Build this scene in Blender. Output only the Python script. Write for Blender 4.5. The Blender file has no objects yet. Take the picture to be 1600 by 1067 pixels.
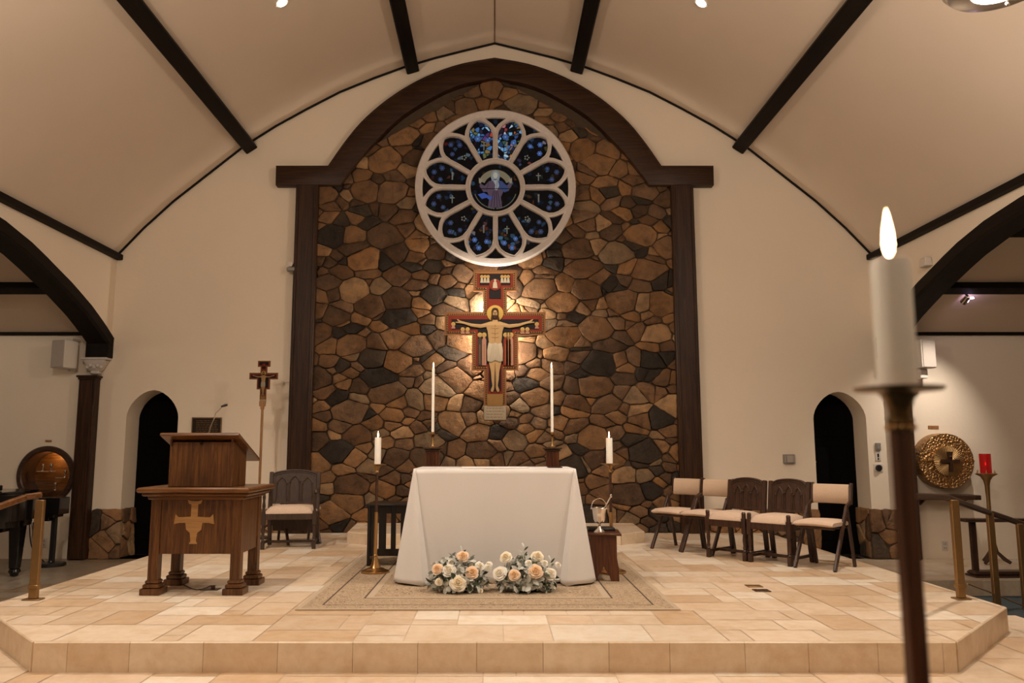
import bpy, bmesh, math, random
from mathutils import Vector, Matrix
from mathutils.geometry import tessellate_polygon
PI = math.pi
D = bpy.data
SC = bpy.context.scene
COL = SC.collection

# ---------------------------------------------------------------- camera, world, exposure, main lights
F, EYE, CX, CY = 1240.0, 1.18, 773.0, 533.5
PITCH = math.atan(166.5 / F)
cam_d = D.cameras.new('camera')
cam_d.lens = F * 36 / 1600
cam_d.sensor_width = 36
cam_d.shift_x = (800 - CX) / 1600
cam_d.clip_start = 0.05
cam_d.dof.use_dof = True
cam_d.dof.focus_distance = 8.0
cam_d.dof.aperture_fstop = 2.8
cam = D.objects.new('camera', cam_d)
cam.location = (0, 0, EYE)
cam.rotation_euler = (PI / 2 + PITCH, 0, 0)
COL.objects.link(cam)
SC.camera = cam
SC.view_settings.view_transform = 'Standard'
SC.view_settings.look = 'None'
SC.view_settings.gamma = 1
SC.view_settings.use_curve_mapping = False
SC.view_settings.exposure = 0.45
w = D.worlds.new('world'); SC.world = w; w.use_nodes = True
w.node_tree.nodes['Background'].inputs[0].default_value = (0.03, 0.05, 0.1, 1)
w.node_tree.nodes['Background'].inputs[1].default_value = 0.3

def lamp(name, kind, loc, power, color, size=0.2, target=None, angle=60, blend=0.6):
    l = D.lights.new(name, kind); l.energy = power; l.color = color
    if kind == 'SPOT':
        l.spot_size = math.radians(angle); l.spot_blend = blend; l.shadow_soft_size = size
    elif kind == 'AREA':
        l.shape = 'DISK'; l.size = size
    else:
        l.shadow_soft_size = size
    o = D.objects.new(name, l); COL.objects.link(o); o.location = loc
    if target is not None:
        o.rotation_euler = (Vector(target) - Vector(loc)).to_track_quat('-Z', 'Y').to_euler()
    return o
WARM = (1.0, 0.86, 0.72)
# visible nave pendant (shade built below) and three unseen ones added as fill
PENDANTS_AND_FILL = [(3.15, 5.0, 4.36, 85), (-3.15, 3.9, 4.36, 95), (3.15, 0.2, 4.36, 30), (-3.15, -0.8, 4.36, 30)]
for i, q in enumerate(PENDANTS_AND_FILL):
    lamp('pendant_and_fill_light', 'POINT', (q[0], q[1], q[2] + 0.17), q[3], WARM, 0.12)
    lamp('pendant_and_fill_light', 'POINT', (q[0], q[1], q[2] - 0.22), q[3], WARM, 0.08)  # second light added below, since the opaque bowl blocks the upper one
lamp('nave_downlight', 'SPOT', (-3.2, 6.4, 5.85), 430, WARM, 0.1, (-2.0, 6.6, 0), 120, 1.0)  # unseen overhead spots, set wide to light the altar cloth's flared corners
lamp('nave_downlight', 'SPOT', (3.2, 6.4, 5.85), 430, WARM, 0.1, (2.0, 6.6, 0), 120, 1.0)
lamp('cross_spot_light', 'SPOT', (-1.75, 8.3, 6.45), 900, (1, 0.88, 0.72), 0.03, (0.0, 11.43, 2.75), 22, 0.9)
lamp('cross_spot_light', 'SPOT', (1.75, 8.3, 6.45), 900, (1, 0.88, 0.72), 0.03, (0.0, 11.43, 2.75), 22, 0.9)
lamp('aisle_wall_spot', 'SPOT', (6.35, 10.35, 3.05), 110, (1.0, 0.88, 0.76), 0.03, (6.0, 11.4, 1.15), 76, 1.0)
for bx, bz in ((-0.1, 3.2), (0.1, 3.2), (-0.22, 2.88), (0.22, 2.88), (-0.2, 2.45), (0.2, 2.45)):
    lamp('cross_halo_fill', 'POINT', (bx, 11.44 - 0.17, bz), 17.0, (1, 0.88, 0.72), 0.02)  # added behind the board to brighten the stones around the cross
lamp('aisle_wall_spot', 'SPOT', (-8.9, 8.6, 3.6), 40, (1.0, 0.84, 0.68), 0.05, (-6.9, 11.4, 0.9), 80, 0.8)  # unseen spot without a fixture, aimed at the left aisle wall

# ---------------------------------------------------------------- measuring helpers
def _ray(px, py):
    X, U = px - CX, -(py - CY)
    return (X, F * math.cos(PITCH) - U * math.sin(PITCH), F * math.sin(PITCH) + U * math.cos(PITCH))
def at_floor(px, py, z=0.0):
    r = _ray(px, py); t = (z - EYE) / r[2]; return Vector((r[0] * t, r[1] * t, z))
def at_depth(px, py, Y):
    r = _ray(px, py); t = Y / r[1]; return Vector((r[0] * t, Y, EYE + r[2] * t))
W = 11.44          # front wall
XC = 5.57          # side wall of the nave
ZS, ZT, ZN = -0.36, -0.18, -0.54   # side floor, first tread, nave floor

# ---------------------------------------------------------------- materials
class Mat:
    def __init__(s, name):
        s.m = D.materials.new(name); s.m.use_nodes = True; s.nt = s.m.node_tree
        s.b = s.nt.nodes['Principled BSDF']
    def n(s, t, **kw):
        x = s.nt.nodes.new(t)
        for k, v in kw.items():
            if k in x.inputs: x.inputs[k].default_value = v
            else: setattr(x, k, v)
        return x
    def l(s, a, b): s.nt.links.new(a, b)
    def coord(s, scale=(1, 1, 1), kind='Object'):
        tc = s.n('ShaderNodeTexCoord'); mp = s.n('ShaderNodeMapping'); mp.inputs['Scale'].default_value = scale
        s.l(tc.outputs[kind], mp.inputs['Vector']); return mp.outputs['Vector']
    def noise(s, vec, scale, detail=4, rough=0.6, dist=0.0):
        x = s.n('ShaderNodeTexNoise'); x.inputs['Scale'].default_value = scale; x.inputs['Detail'].default_value = detail
        x.inputs['Roughness'].default_value = rough; x.inputs['Distortion'].default_value = dist
        s.l(vec, x.inputs['Vector']); return x.outputs['Fac']
    def ramp(s, fac, stops):
        r = s.n('ShaderNodeValToRGB'); e = r.color_ramp.elements
        while len(e) < len(stops): e.new(0.5)
        for i, (p, c) in enumerate(stops):
            e[i].position = p; e[i].color = (c[0], c[1], c[2], 1)
        s.l(fac, r.inputs[0]); return r.outputs[0]
    def mix(s, fac, a, b, mode='MIX'):
        x = s.n('ShaderNodeMix'); x.data_type = 'RGBA'; x.blend_type = mode
        for v, i in ((fac, 0), (a, 6), (b, 7)):
            if hasattr(v, 'is_output'): s.l(v, x.inputs[i])
            elif i == 0: x.inputs[0].default_value = v
            else: x.inputs[i].default_value = (v[0], v[1], v[2], 1)
        return x.outputs[2]
    def bump(s, h, strength=0.3, dist=0.01):
        b = s.n('ShaderNodeBump'); b.inputs['Strength'].default_value = strength; b.inputs['Distance'].default_value = dist
        s.l(h, b.inputs['Height']); s.l(b.outputs[0], s.b.inputs['Normal'])
    def base(s, c):
        if hasattr(c, 'is_output'): s.l(c, s.b.inputs['Base Color'])
        else: s.b.inputs['Base Color'].default_value = (c[0], c[1], c[2], 1)
    def set(s, rough=0.6, metal=0.0, spec=0.5, coat=0.0):
        s.b.inputs['Roughness'].default_value = rough; s.b.inputs['Metallic'].default_value = metal
        s.b.inputs['Specular IOR Level'].default_value = spec; s.b.inputs['Coat Weight'].default_value = coat
        return s

def plain(name, c, rough=0.6, metal=0.0, var=0.12, scale=20, spec=0.5, bump=0.0):
    m = Mat(name); v = m.coord()
    f = m.noise(v, scale, 3)
    m.base(m.mix(f, [x * (1 - var) for x in c], [min(1, x * (1 + var)) for x in c])); m.set(rough, metal, spec)
    if bump: m.bump(f, bump, 0.004)
    return m.m
def wood(name, light, dark, rough=0.4, sc=1.0, axis='Z', spec=0.4):
    m = Mat(name)
    s = {'Z': (22, 22, 1.4), 'X': (1.4, 22, 22), 'Y': (22, 1.4, 22)}[axis]
    v = m.coord(tuple(x * sc for x in s))
    f = m.noise(v, 1.6, 5, 0.65, 1.2)
    s2 = {'Z': (60, 60, 2.5), 'X': (2.5, 60, 60), 'Y': (60, 2.5, 60)}[axis]
    g = m.noise(m.coord(tuple(x * sc for x in s2)), 2.2, 3, 0.6)
    c = m.ramp(f, [(0.33, dark), (0.5, [(a + b) / 2 for a, b in zip(light, dark)]), (0.62, light)])
    c2 = m.mix(g, [0.62] * 3, [1.0] * 3)
    m.base(m.mix(0.75, c, c2, 'MULTIPLY')); m.set(rough, 0, spec); m.bump(g, 0.12, 0.002)
    return m.m
def emis(name, c, strength, base=(0, 0, 0)):
    m = Mat(name); m.base(base); m.b.inputs['Emission Color'].default_value = (*c, 1)
    m.b.inputs['Emission Strength'].default_value = strength; return m.m
def plaster(name, c, bump=0.35):
    m = Mat(name); v = m.coord((1, 1, 1))
    f = m.noise(v, 1.1, 3); g = m.noise(v, 26, 5, 0.7)
    m.base(m.mix(f, [x * 0.96 for x in c], [min(1, x * 1.04) for x in c])); m.set(0.85, 0, 0.2); m.bump(g, bump, 0.006)
    return m.m
def tiled(name, rough=0.38):
    m = Mat(name)
    a = m.n('ShaderNodeAttribute'); a.attribute_name = 'tint'
    v = m.coord((1, 1, 1))
    f = m.noise(v, 4.5, 6, 0.62, 0.8); g = m.noise(v, 14, 4, 0.6)
    c = m.mix(0.55, a.outputs['Color'], m.ramp(f, [(0.3, (0.80, 0.68, 0.52)), (0.55, (1, 1, 1)), (0.75, (1.0, 0.97, 0.93))]), 'MULTIPLY')
    c = m.mix(0.35, c, m.ramp(g, [(0.35, (0.82, 0.74, 0.64)), (0.6, (1, 1, 1))]), 'MULTIPLY')
    m.base(c); m.set(rough, 0, 0.35); m.bump(g, 0.06, 0.003)
    return m.m
def stone_mat(name):
    m = Mat(name)
    a = m.n('ShaderNodeAttribute'); a.attribute_name = 'tint'
    v = m.coord((1, 1, 1))
    f = m.noise(v, 6, 6, 0.65, 0.4); g = m.noise(v, 22, 6, 0.7)
    c = m.mix(0.8, a.outputs['Color'], m.ramp(f, [(0.30, (0.38, 0.34, 0.28)), (0.47, (0.85, 0.80, 0.72)), (0.58, (1.1, 1.0, 0.82)), (0.72, (1.35, 1.12, 0.82))]), 'MULTIPLY')
    m.base(c); m.set(0.8, 0, 0.25)
    h = m.n('ShaderNodeMath'); h.operation = 'ADD'; m.l(f, h.inputs[0]); m.l(g, h.inputs[1])
    m.bump(h.outputs[0], 0.8, 0.025)
    return m.m
M = {}
M['wall'] = plaster('wall_plaster', (0.79, 0.68, 0.545))
M['ceil'] = plaster('ceiling_plaster', (0.66, 0.55, 0.44), 0.25)
M['reveal'] = plaster('side_plaster', (0.62, 0.50, 0.40))
M['beam'] = wood('beam_wood', (0.013, 0.008, 0.005), (0.006, 0.004, 0.003), 0.65, 0.4, 'Y', 0.15)
M['frame'] = wood('frame_wood', (0.060, 0.026, 0.011), (0.020, 0.009, 0.005), 0.45, 0.6, 'Z', 0.2)
M['frame_h'] = wood('frame_wood_across', (0.060, 0.026, 0.011), (0.020, 0.009, 0.005), 0.45, 0.6, 'X', 0.2)
M['oak'] = wood('oak', (0.17, 0.068, 0.019), (0.050, 0.017, 0.005), 0.33, 0.9)
M['oak_h'] = wood('oak_across', (0.21, 0.088, 0.027), (0.070, 0.025, 0.007), 0.30, 0.9, 'X')
M['inlay'] = wood('pale_inlay', (0.46, 0.25, 0.09), (0.34, 0.17, 0.058), 0.35, 1.5, 'X')
M['pole_wood'] = wood('pale_pole_wood', (0.42, 0.21, 0.08), (0.25, 0.11, 0.04), 0.4)
M['walnut'] = wood('walnut', (0.075, 0.034, 0.019), (0.026, 0.012, 0.008), 0.33, 1.3)
M['walnut_h'] = wood('walnut_across', (0.085, 0.040, 0.022), (0.03, 0.014, 0.009), 0.33, 1.3, 'X')
M['carved'] = wood('carved_grey_brown', (0.075, 0.043, 0.028), (0.033, 0.019, 0.013), 0.45, 1.6)
M['stool'] = wood('red_brown_wood', (0.14, 0.045, 0.017), (0.05, 0.016, 0.008), 0.3, 1.0)
M['black_wood'] = wood('black_wood', (0.012, 0.009, 0.008), (0.006, 0.005, 0.005), 0.3, 1.0)
M['piano'] = plain('piano_black', (0.008, 0.007, 0.007), 0.12, 0, 0.1)
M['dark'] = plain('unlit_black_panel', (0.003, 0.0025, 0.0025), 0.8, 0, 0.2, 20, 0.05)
M['tile'] = tiled('travertine')
M['grout'] = plain('grout', (0.66, 0.52, 0.39), 0.8)
M['side_tile'] = tiled('travertine_side', 0.32)
M['stone'] = stone_mat('field_stone')
M['mortar'] = plain('dark_mortar', (0.075, 0.050, 0.033), 0.9, 0, 0.3, 14, 0.2, 0.5)
M['carpet'] = plain('blue_grey_carpet', (0.050, 0.062, 0.068), 0.95, 0, 0.3, 90, 0.1, 0.4)
M['white_paint'] = plain('white_tracery', (0.56, 0.50, 0.46), 0.5)
M['cloth'] = plain('white_cloth', (0.74, 0.71, 0.685), 0.85, 0, 0.02, 60, 0.1, 0.08)
M['wax'] = plain('white_wax', (0.92, 0.88, 0.80), 0.4, 0, 0.03)
M['wax'].node_tree.nodes['Principled BSDF'].inputs['Subsurface Weight'].default_value = 0.3
M['wax'].node_tree.nodes['Principled BSDF'].inputs['Subsurface Radius'].default_value = (0.02, 0.012, 0.006)
M['flame'] = emis('candle_flame', (1.0, 0.66, 0.34), 16)
M['flame_core'] = emis('candle_flame_core', (1.0, 0.80, 0.55), 30)
M['bulb'] = emis('warm_bulb', (1.0, 0.86, 0.68), 25)
M['brass'] = plain('brass', (0.52, 0.31, 0.13), 0.28, 1.0, 0.08)
M['brass_dull'] = plain('dull_brass', (0.33, 0.20, 0.085), 0.42, 0.9, 0.15)
M['bronze_dark'] = plain('dark_bronze', (0.085, 0.045, 0.028), 0.4, 0.7, 0.2)
M['silver'] = plain('silver', (0.72, 0.66, 0.60), 0.18, 1.0, 0.04)
M['black'] = plain('black_plastic', (0.012, 0.011, 0.011), 0.35)
M['grey_plastic'] = plain('grey_plastic', (0.22, 0.20, 0.18), 0.5)
M['speaker_grille'] = plain('speaker_grille', (0.40, 0.34, 0.29), 0.7, 0, 0.06)
M['speaker_case'] = plain('speaker_case', (0.62, 0.55, 0.48), 0.6, 0, 0.04)
M['white_plastic'] = plain('white_plastic', (0.62, 0.56, 0.50), 0.4, 0, 0.03)
M['fabric'] = plain('oatmeal_fabric', (0.52, 0.38, 0.27), 0.95, 0, 0.16, 120, 0.1, 0.3)
M['fabric2'] = plain('pale_seat_fabric', (0.60, 0.45, 0.34), 0.9, 0, 0.14, 40, 0.1, 0.2)
M['red_glass'] = Mat('red_glass').set(0.15).m
_b = M['red_glass'].node_tree.nodes['Principled BSDF']
_b.inputs['Base Color'].default_value = (0.38, 0.008, 0.010, 1); _b.inputs['Transmission Weight'].default_value = 0.6
_b.inputs['Emission Color'].default_value = (0.9, 0.02, 0.015, 1); _b.inputs['Emission Strength'].default_value = 0.06
M['clear_glass'] = Mat('clear_glass').set(0.05).m
_b = M['clear_glass'].node_tree.nodes['Principled BSDF']
_b.inputs['Base Color'].default_value = (0.9, 0.9, 0.9, 1); _b.inputs['Transmission Weight'].default_value = 1.0
M['leaf_grey'] = plain('silver_green_leaf', (0.50, 0.51, 0.46), 0.7, 0, 0.25, 30)
M['leaf_green'] = plain('deep_green_leaf', (0.045, 0.065, 0.030), 0.5, 0, 0.3, 30)
M['petal_white'] = plain('white_petal', (0.86, 0.83, 0.75), 0.85, 0, 0.05, 20, 0.1)
M['petal_cream'] = plain('cream_petal', (0.84, 0.77, 0.62), 0.85, 0, 0.05, 20, 0.1)
M['petal_peach'] = plain('peach_petal', (0.84, 0.63, 0.45), 0.85, 0, 0.06, 20, 0.1)
M['core_white'] = plain('white_rose_heart', (0.80, 0.72, 0.56), 0.85, 0, 0.05, 20, 0.1)
M['core_cream'] = plain('cream_rose_heart', (0.78, 0.64, 0.42), 0.85, 0, 0.05, 20, 0.1)
M['core_peach'] = plain('peach_rose_heart', (0.80, 0.50, 0.27), 0.85, 0, 0.05, 20, 0.1)
M['antique'] = plain('antique_brass', (0.17, 0.105, 0.045), 0.38, 0.9, 0.15)
M['ic_red'] = plain('icon_red', (0.125, 0.020, 0.011), 0.75, 0, 0.12, 20, 0.08)
M['ic_dkred'] = plain('icon_dark_red', (0.10, 0.022, 0.014), 0.75, 0, 0.12, 20, 0.08)
M['ic_gold'] = plain('icon_gold', (0.19, 0.10, 0.034), 0.75, 0, 0.12, 20, 0.08)
M['ic_black'] = plain('icon_black', (0.012, 0.009, 0.009), 0.75, 0, 0.12, 20, 0.08)
M['ic_skin'] = plain('icon_skin', (0.27, 0.165, 0.075), 0.75, 0, 0.12, 20, 0.08)
M['ic_white'] = plain('icon_white', (0.29, 0.235, 0.165), 0.75, 0, 0.12, 20, 0.08)
M['ic_hair'] = plain('icon_hair', (0.035, 0.016, 0.009), 0.75, 0, 0.12, 20, 0.08)
M['ic_rose'] = plain('icon_rose', (0.24, 0.12, 0.08), 0.75, 0, 0.12, 20, 0.08)
M['ic_halo'] = plain('icon_halo', (0.31, 0.19, 0.045), 0.75, 0, 0.12, 20, 0.08)
M['ic_line'] = plain('icon_outline', (0.16, 0.07, 0.03), 0.75, 0, 0.12, 20, 0.08)
M['plaque'] = plain('bronze_plaque', (0.035, 0.024, 0.016), 0.4, 0.5)

# ---------------------------------------------------------------- mesh helpers
class MB:
    """collects shapes; build() links them as ONE mesh object"""
    def __init__(s): s.bm = bmesh.new(); s.mi = 0
    def _mark(s, n0):
        s.bm.faces.ensure_lookup_table()
        for f in s.bm.faces[n0:]: f.material_index = s.mi
    def add(s, verts, faces):
        n0 = len(s.bm.faces)
        vs = [s.bm.verts.new(v) for v in verts]
        for f in faces:
            try: s.bm.faces.new([vs[i] for i in f])
            except ValueError: pass
        s._mark(n0); return s
    def box(s, c, d, rot=None, taper=None, bev=0.0):
        """c centre, d full sizes, taper (tx, ty) scales the top"""
        tx, ty = taper or (1, 1)
        hx, hy, hz = d[0] / 2, d[1] / 2, d[2] / 2
        b = min(bev, hx * .9, hy * .9, hz * .9)
        vs = []
        if b <= 0:
            for z, a, e in ((-hz, 1, 1), (hz, tx, ty)):
                vs += [Vector((-hx * a, -hy * e, z)), Vector((hx * a, -hy * e, z)), Vector((hx * a, hy * e, z)), Vector((-hx * a, hy * e, z))]
            fs = [(0, 3, 2, 1), (4, 5, 6, 7), (0, 1, 5, 4), (1, 2, 6, 5), (2, 3, 7, 6), (3, 0, 4, 7)]
        else:
            def ring(x, y, z):
                return [Vector((-x + b, -y, z)), Vector((x - b, -y, z)), Vector((x, -y + b, z)), Vector((x, y - b, z)),
                        Vector((x - b, y, z)), Vector((-x + b, y, z)), Vector((-x, y - b, z)), Vector((-x, -y + b, z))]
            rs = [ring(hx - b, hy - b, -hz), ring(hx, hy, -hz + b), ring(hx * tx, hy * ty, hz - b), ring(hx * tx - b, hy * ty - b, hz)]
            fs = [tuple(range(7, -1, -1)), tuple(range(24, 32))]
            for k, r in enumerate(rs): vs += r
            for k in range(3):
                for i in range(8):
                    j = (i + 1) % 8
                    fs.append((k * 8 + i, k * 8 + j, k * 8 + 8 + j, k * 8 + 8 + i))
        R = Matrix.Identity(3)
        if rot is not None:
            from mathutils import Euler
            R = Euler(rot).to_matrix()
        return s.add([R @ v + Vector(c) for v in vs], fs)
    def bar(s, a, b, wx, wy, up=(0, 0, 1), bev=0.0):
        """rectangular bar from a to b"""
        a, b = Vector(a), Vector(b); d = (b - a); L = d.length; z = d.normalized()
        u = Vector(up)
        if abs(z.dot(u)) > 0.98: u = Vector((0, 1, 0))
        x = u.cross(z).normalized(); y = z.cross(x)
        R = Matrix((x, y, z)).transposed()
        n = MB(); n.box((0, 0, L / 2), (wx, wy, L), bev=bev)
        vs = [R @ v.co + a for v in n.bm.verts]; n.bm.verts.index_update()
        fs = [[v.index for v in f.verts] for f in n.bm.faces]; n.bm.free()
        return s.add(vs, fs)
    def tube(s, pts, r, n=10, caps=True):
        pts = [Vector(p) for p in pts]
        rs = r if isinstance(r, (list, tuple)) else [r] * len(pts)
        vs, fs = [], []; px = None
        for i, p in enumerate(pts):
            d = (pts[min(i + 1, len(pts) - 1)] - pts[max(i - 1, 0)]).normalized()
            if px is None:
                u = Vector((0, 0, 1)) if abs(d.z) < 0.9 else Vector((1, 0, 0)); x = u.cross(d).normalized()
            else: x = (px - d * px.dot(d)).normalized()
            px = x; y = d.cross(x)
            for k in range(n):
                a = 2 * PI * k / n; vs.append(p + (x * math.cos(a) + y * math.sin(a)) * rs[i])
        for i in range(len(pts) - 1):
            for k in range(n):
                j = (k + 1) % n; fs.append((i * n + k, i * n + j, i * n + n + j, i * n + n + k))
        if caps: fs += [tuple(range(n - 1, -1, -1)), tuple(range((len(pts) - 1) * n, len(pts) * n))]
        return s.add(vs, fs)
    def lathe(s, prof, c=(0, 0, 0), n=24, axis='Z', sx=1.0):
        """prof [(radius, height)...] from bottom to top"""
        vs, fs = [], []
        for r, h in prof:
            for k in range(n):
                a = 2 * PI * k / n; x, y = max(r, 1e-4) * math.cos(a) * sx, max(r, 1e-4) * math.sin(a)
                v = {'Z': (x, y, h), 'Y': (x, -h, y), 'X': (h, x, y)}[axis]
                vs.append(Vector(v) + Vector(c))
        for i in range(len(prof) - 1):
            for k in range(n):
                j = (k + 1) % n; fs.append((i * n + k, i * n + j, i * n + n + j, i * n + n + k))
        fs += [tuple(range(n - 1, -1, -1)), tuple(range((len(prof) - 1) * n, len(prof) * n))]
        return s.add(vs, fs)
    def prism(s, poly, y0, y1, plane='XZ'):
        """outline in a plane, thickness along the third axis"""
        def P(a, b, t): return {'XZ': (a, t, b), 'YZ': (t, a, b), 'XY': (a, b, t)}[plane]
        n = len(poly); vs = [P(a, b, y0) for a, b in poly] + [P(a, b, y1) for a, b in poly]
        fs = [(i, (i + 1) % n, n + (i + 1) % n, n + i) for i in range(n)]
        tri = tessellate_polygon([[Vector((a, b, 0)) for a, b in poly]])
        fs += [tuple(t) for t in tri] + [tuple(n + i for i in reversed(t)) for t in tri]
        return s.add(vs, fs)
    def sphere(s, c, r, seg=12, sq=(1, 1, 1)):
        vs, fs = [], []; ring = seg // 2
        for i in range(ring + 1):
            t = PI * i / ring
            for k in range(seg):
                a = 2 * PI * k / seg
                vs.append(Vector((r * sq[0] * math.sin(t) * math.cos(a), r * sq[1] * math.sin(t) * math.sin(a), -r * sq[2] * math.cos(t))) + Vector(c))
        for i in range(ring):
            for k in range(seg):
                j = (k + 1) % seg; fs.append((i * seg + k, i * seg + j, i * seg + seg + j, i * seg + seg + k))
        return s.add(vs, fs)
    def build(s, name, mats, parent=None, smooth=35, loc=None, cat=None, label=None, group=None, kind=None, rot=None):
        bm = s.bm
        bmesh.ops.remove_doubles(bm, verts=bm.verts, dist=1e-5)
        bmesh.ops.recalc_face_normals(bm, faces=bm.faces)
        me = D.meshes.new(name); bm.to_mesh(me); bm.free()
        if smooth:
            me.shade_smooth(); me.set_sharp_from_angle(angle=math.radians(smooth))
        for m in (mats if isinstance(mats, (list, tuple)) else [mats]): me.materials.append(m)
        o = D.objects.new(name, me); COL.objects.link(o)
        if parent is not None: o.parent = parent
        if loc is not None: o.location = loc
        if rot is not None: o.rotation_euler = rot
        return tag(o, label, cat, group, kind)
def tag(o, label=None, cat=None, group=None, kind=None):
    if label: o['label'] = label
    if cat: o['category'] = cat
    if group: o['group'] = group
    if kind: o['kind'] = kind
    return o
def thing(name, label, cat, loc=(0, 0, 0), rz=0.0, group=None):
    o = D.objects.new(name, None); COL.objects.link(o); o.empty_display_size = 0.1
    o.location = loc; o.rotation_euler = (0, 0, rz); return tag(o, label, cat, group)
def dup(root, loc, rz, label, group=None):
    """a copy of a thing with copies of its parts and sub-parts"""
    r = root.copy(); COL.objects.link(r); r.location = loc; r.rotation_euler = (0, 0, rz); r['label'] = label
    if group: r['group'] = group
    for ch in list(root.children):
        c = ch.copy(); COL.objects.link(c); c.parent = r
        for g in ch.children:
            d = g.copy(); COL.objects.link(d); d.parent = c
    return r
def plate(outer, holes, y0, y1, bev=0.0):
    """flat shape with holes in the XZ plane, from depth y0 (front) to y1"""
    cu = D.curves.new('outline', 'CURVE'); cu.dimensions = '2D'; cu.fill_mode = 'BOTH'
    cu.extrude = (y1 - y0) / 2 - bev; cu.bevel_depth = bev; cu.bevel_resolution = 1 if bev else 0; cu.offset = -bev
    for lp in [outer] + holes:
        sp = cu.splines.new('POLY'); sp.points.add(len(lp) - 1); sp.use_cyclic_u = True
        for i, (a, b) in enumerate(lp): sp.points[i].co = (a, b, 0, 1)
    o = D.objects.new('outline', cu); COL.objects.link(o)
    dg = bpy.context.evaluated_depsgraph_get(); me = D.meshes.new_from_object(o.evaluated_get(dg))
    D.objects.remove(o); D.curves.remove(cu)
    mb = MB(); mb.bm.from_mesh(me); D.meshes.remove(me)
    for v in mb.bm.verts: v.co = Vector((v.co.x, (y0 + y1) / 2 - v.co.z, v.co.y))
    for f in mb.bm.faces: f.material_index = 0
    return mb
def arc(cx, cz, r, a0, a1, n):
    return [(cx + r * math.cos(math.radians(a0 + (a1 - a0) * i / n)), cz + r * math.sin(math.radians(a0 + (a1 - a0) * i / n))) for i in range(n + 1)]
def clip(poly, a, b, c):
    """keep the side a*x + b*y <= c"""
    out = []
    for i in range(len(poly)):
        p, q = poly[i], poly[(i + 1) % len(poly)]
        dp, dq = a * p[0] + b * p[1] - c, a * q[0] + b * q[1] - c
        if dp <= 0: out.append(p)
        if (dp < 0 < dq) or (dq < 0 < dp):
            t = dp / (dp - dq); out.append((p[0] + (q[0] - p[0]) * t, p[1] + (q[1] - p[1]) * t))
    return out
def clip_poly(poly, conv):
    n = len(conv)
    ar = sum(conv[i][0] * conv[(i + 1) % n][1] - conv[(i + 1) % n][0] * conv[i][1] for i in range(n))
    if ar < 0: conv = conv[::-1]
    for i in range(n):
        p, q = conv[i], conv[(i + 1) % n]
        a, b = (q[1] - p[1]), -(q[0] - p[0])
        poly = clip(poly, a, b, a * p[0] + b * p[1])
        if len(poly) < 3: return []
    return poly
def paint(bm, faces, col, lay):
    for f in faces:
        for lo in f.loops: lo[lay] = (col[0], col[1], col[2], 1)

def lerp(a, b, t): return [x + (y - x) * t for x, y in zip(a, b)]

# ---------------------------------------------------------------- tiled floors
TILES = [(0.80, 0.665, 0.515), (0.77, 0.62, 0.46), (0.72, 0.555, 0.395), (0.66, 0.48, 0.315), (0.86, 0.76, 0.63), (0.76, 0.60, 0.445), (0.80, 0.65, 0.50)]
def tile_floor(name, conv, z, seed, mod=0.155, kind='structure', mat='tile', dark=1.0, thick=0.2):
    rnd = random.Random(seed)
    x0, x1 = min(p[0] for p in conv), max(p[0] for p in conv); y0, y1 = min(p[1] for p in conv), max(p[1] for p in conv)
    nx, ny = int((x1 - x0) / mod) + 2, int((y1 - y0) / mod) + 2
    used = [[False] * ny for _ in range(nx)]
    mb = MB(); bm = mb.bm; lay = bm.loops.layers.float_color.new('tint')
    mb.prism(conv, z - 0.004, z - thick, 'XY')
    for f in bm.faces: f.material_index = 1
    g = 0.0035
    sizes = [(2, 2), (3, 2), (4, 2), (2, 1), (3, 3), (4, 3), (1, 1), (2, 3), (1, 2)]; wts = [4, 6, 5, 3, 4, 4, 1, 3, 1]
    for j in range(ny):
        for i in range(nx):
            if used[i][j]: continue
            w_, h_ = rnd.choices(sizes, wts)[0]
            while w_ > 1 and any(i + a >= nx or used[i + a][j] for a in range(w_)): w_ -= 1
            while h_ > 1 and (j + h_ > ny or any(used[i + a][j + b] for a in range(w_) for b in range(h_))): h_ -= 1
            for a in range(w_):
                for b in range(h_): used[i + a][j + b] = True
            X, Y = x0 + i * mod, y0 + j * mod
            q = clip_poly([(X + g, Y + g), (X + w_ * mod - g, Y + g), (X + w_ * mod - g, Y + h_ * mod - g), (X + g, Y + h_ * mod - g)], conv)
            if len(q) < 3: continue
            vs = [bm.verts.new((a, b, z)) for a, b in q]
            f = bm.faces.new(vs); f.normal_update()
            if f.normal.z < 0: f.normal_flip()
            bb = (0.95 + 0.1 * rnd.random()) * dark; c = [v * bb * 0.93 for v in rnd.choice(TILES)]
            paint(bm, [f], c, lay); f.material_index = 0
    me = D.meshes.new(name); bm.to_mesh(me); bm.free(); me.materials.append(M[mat]); me.materials.append(M['grout'])
    o = D.objects.new(name, me); COL.objects.link(o); o['kind'] = kind
    return o
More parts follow.
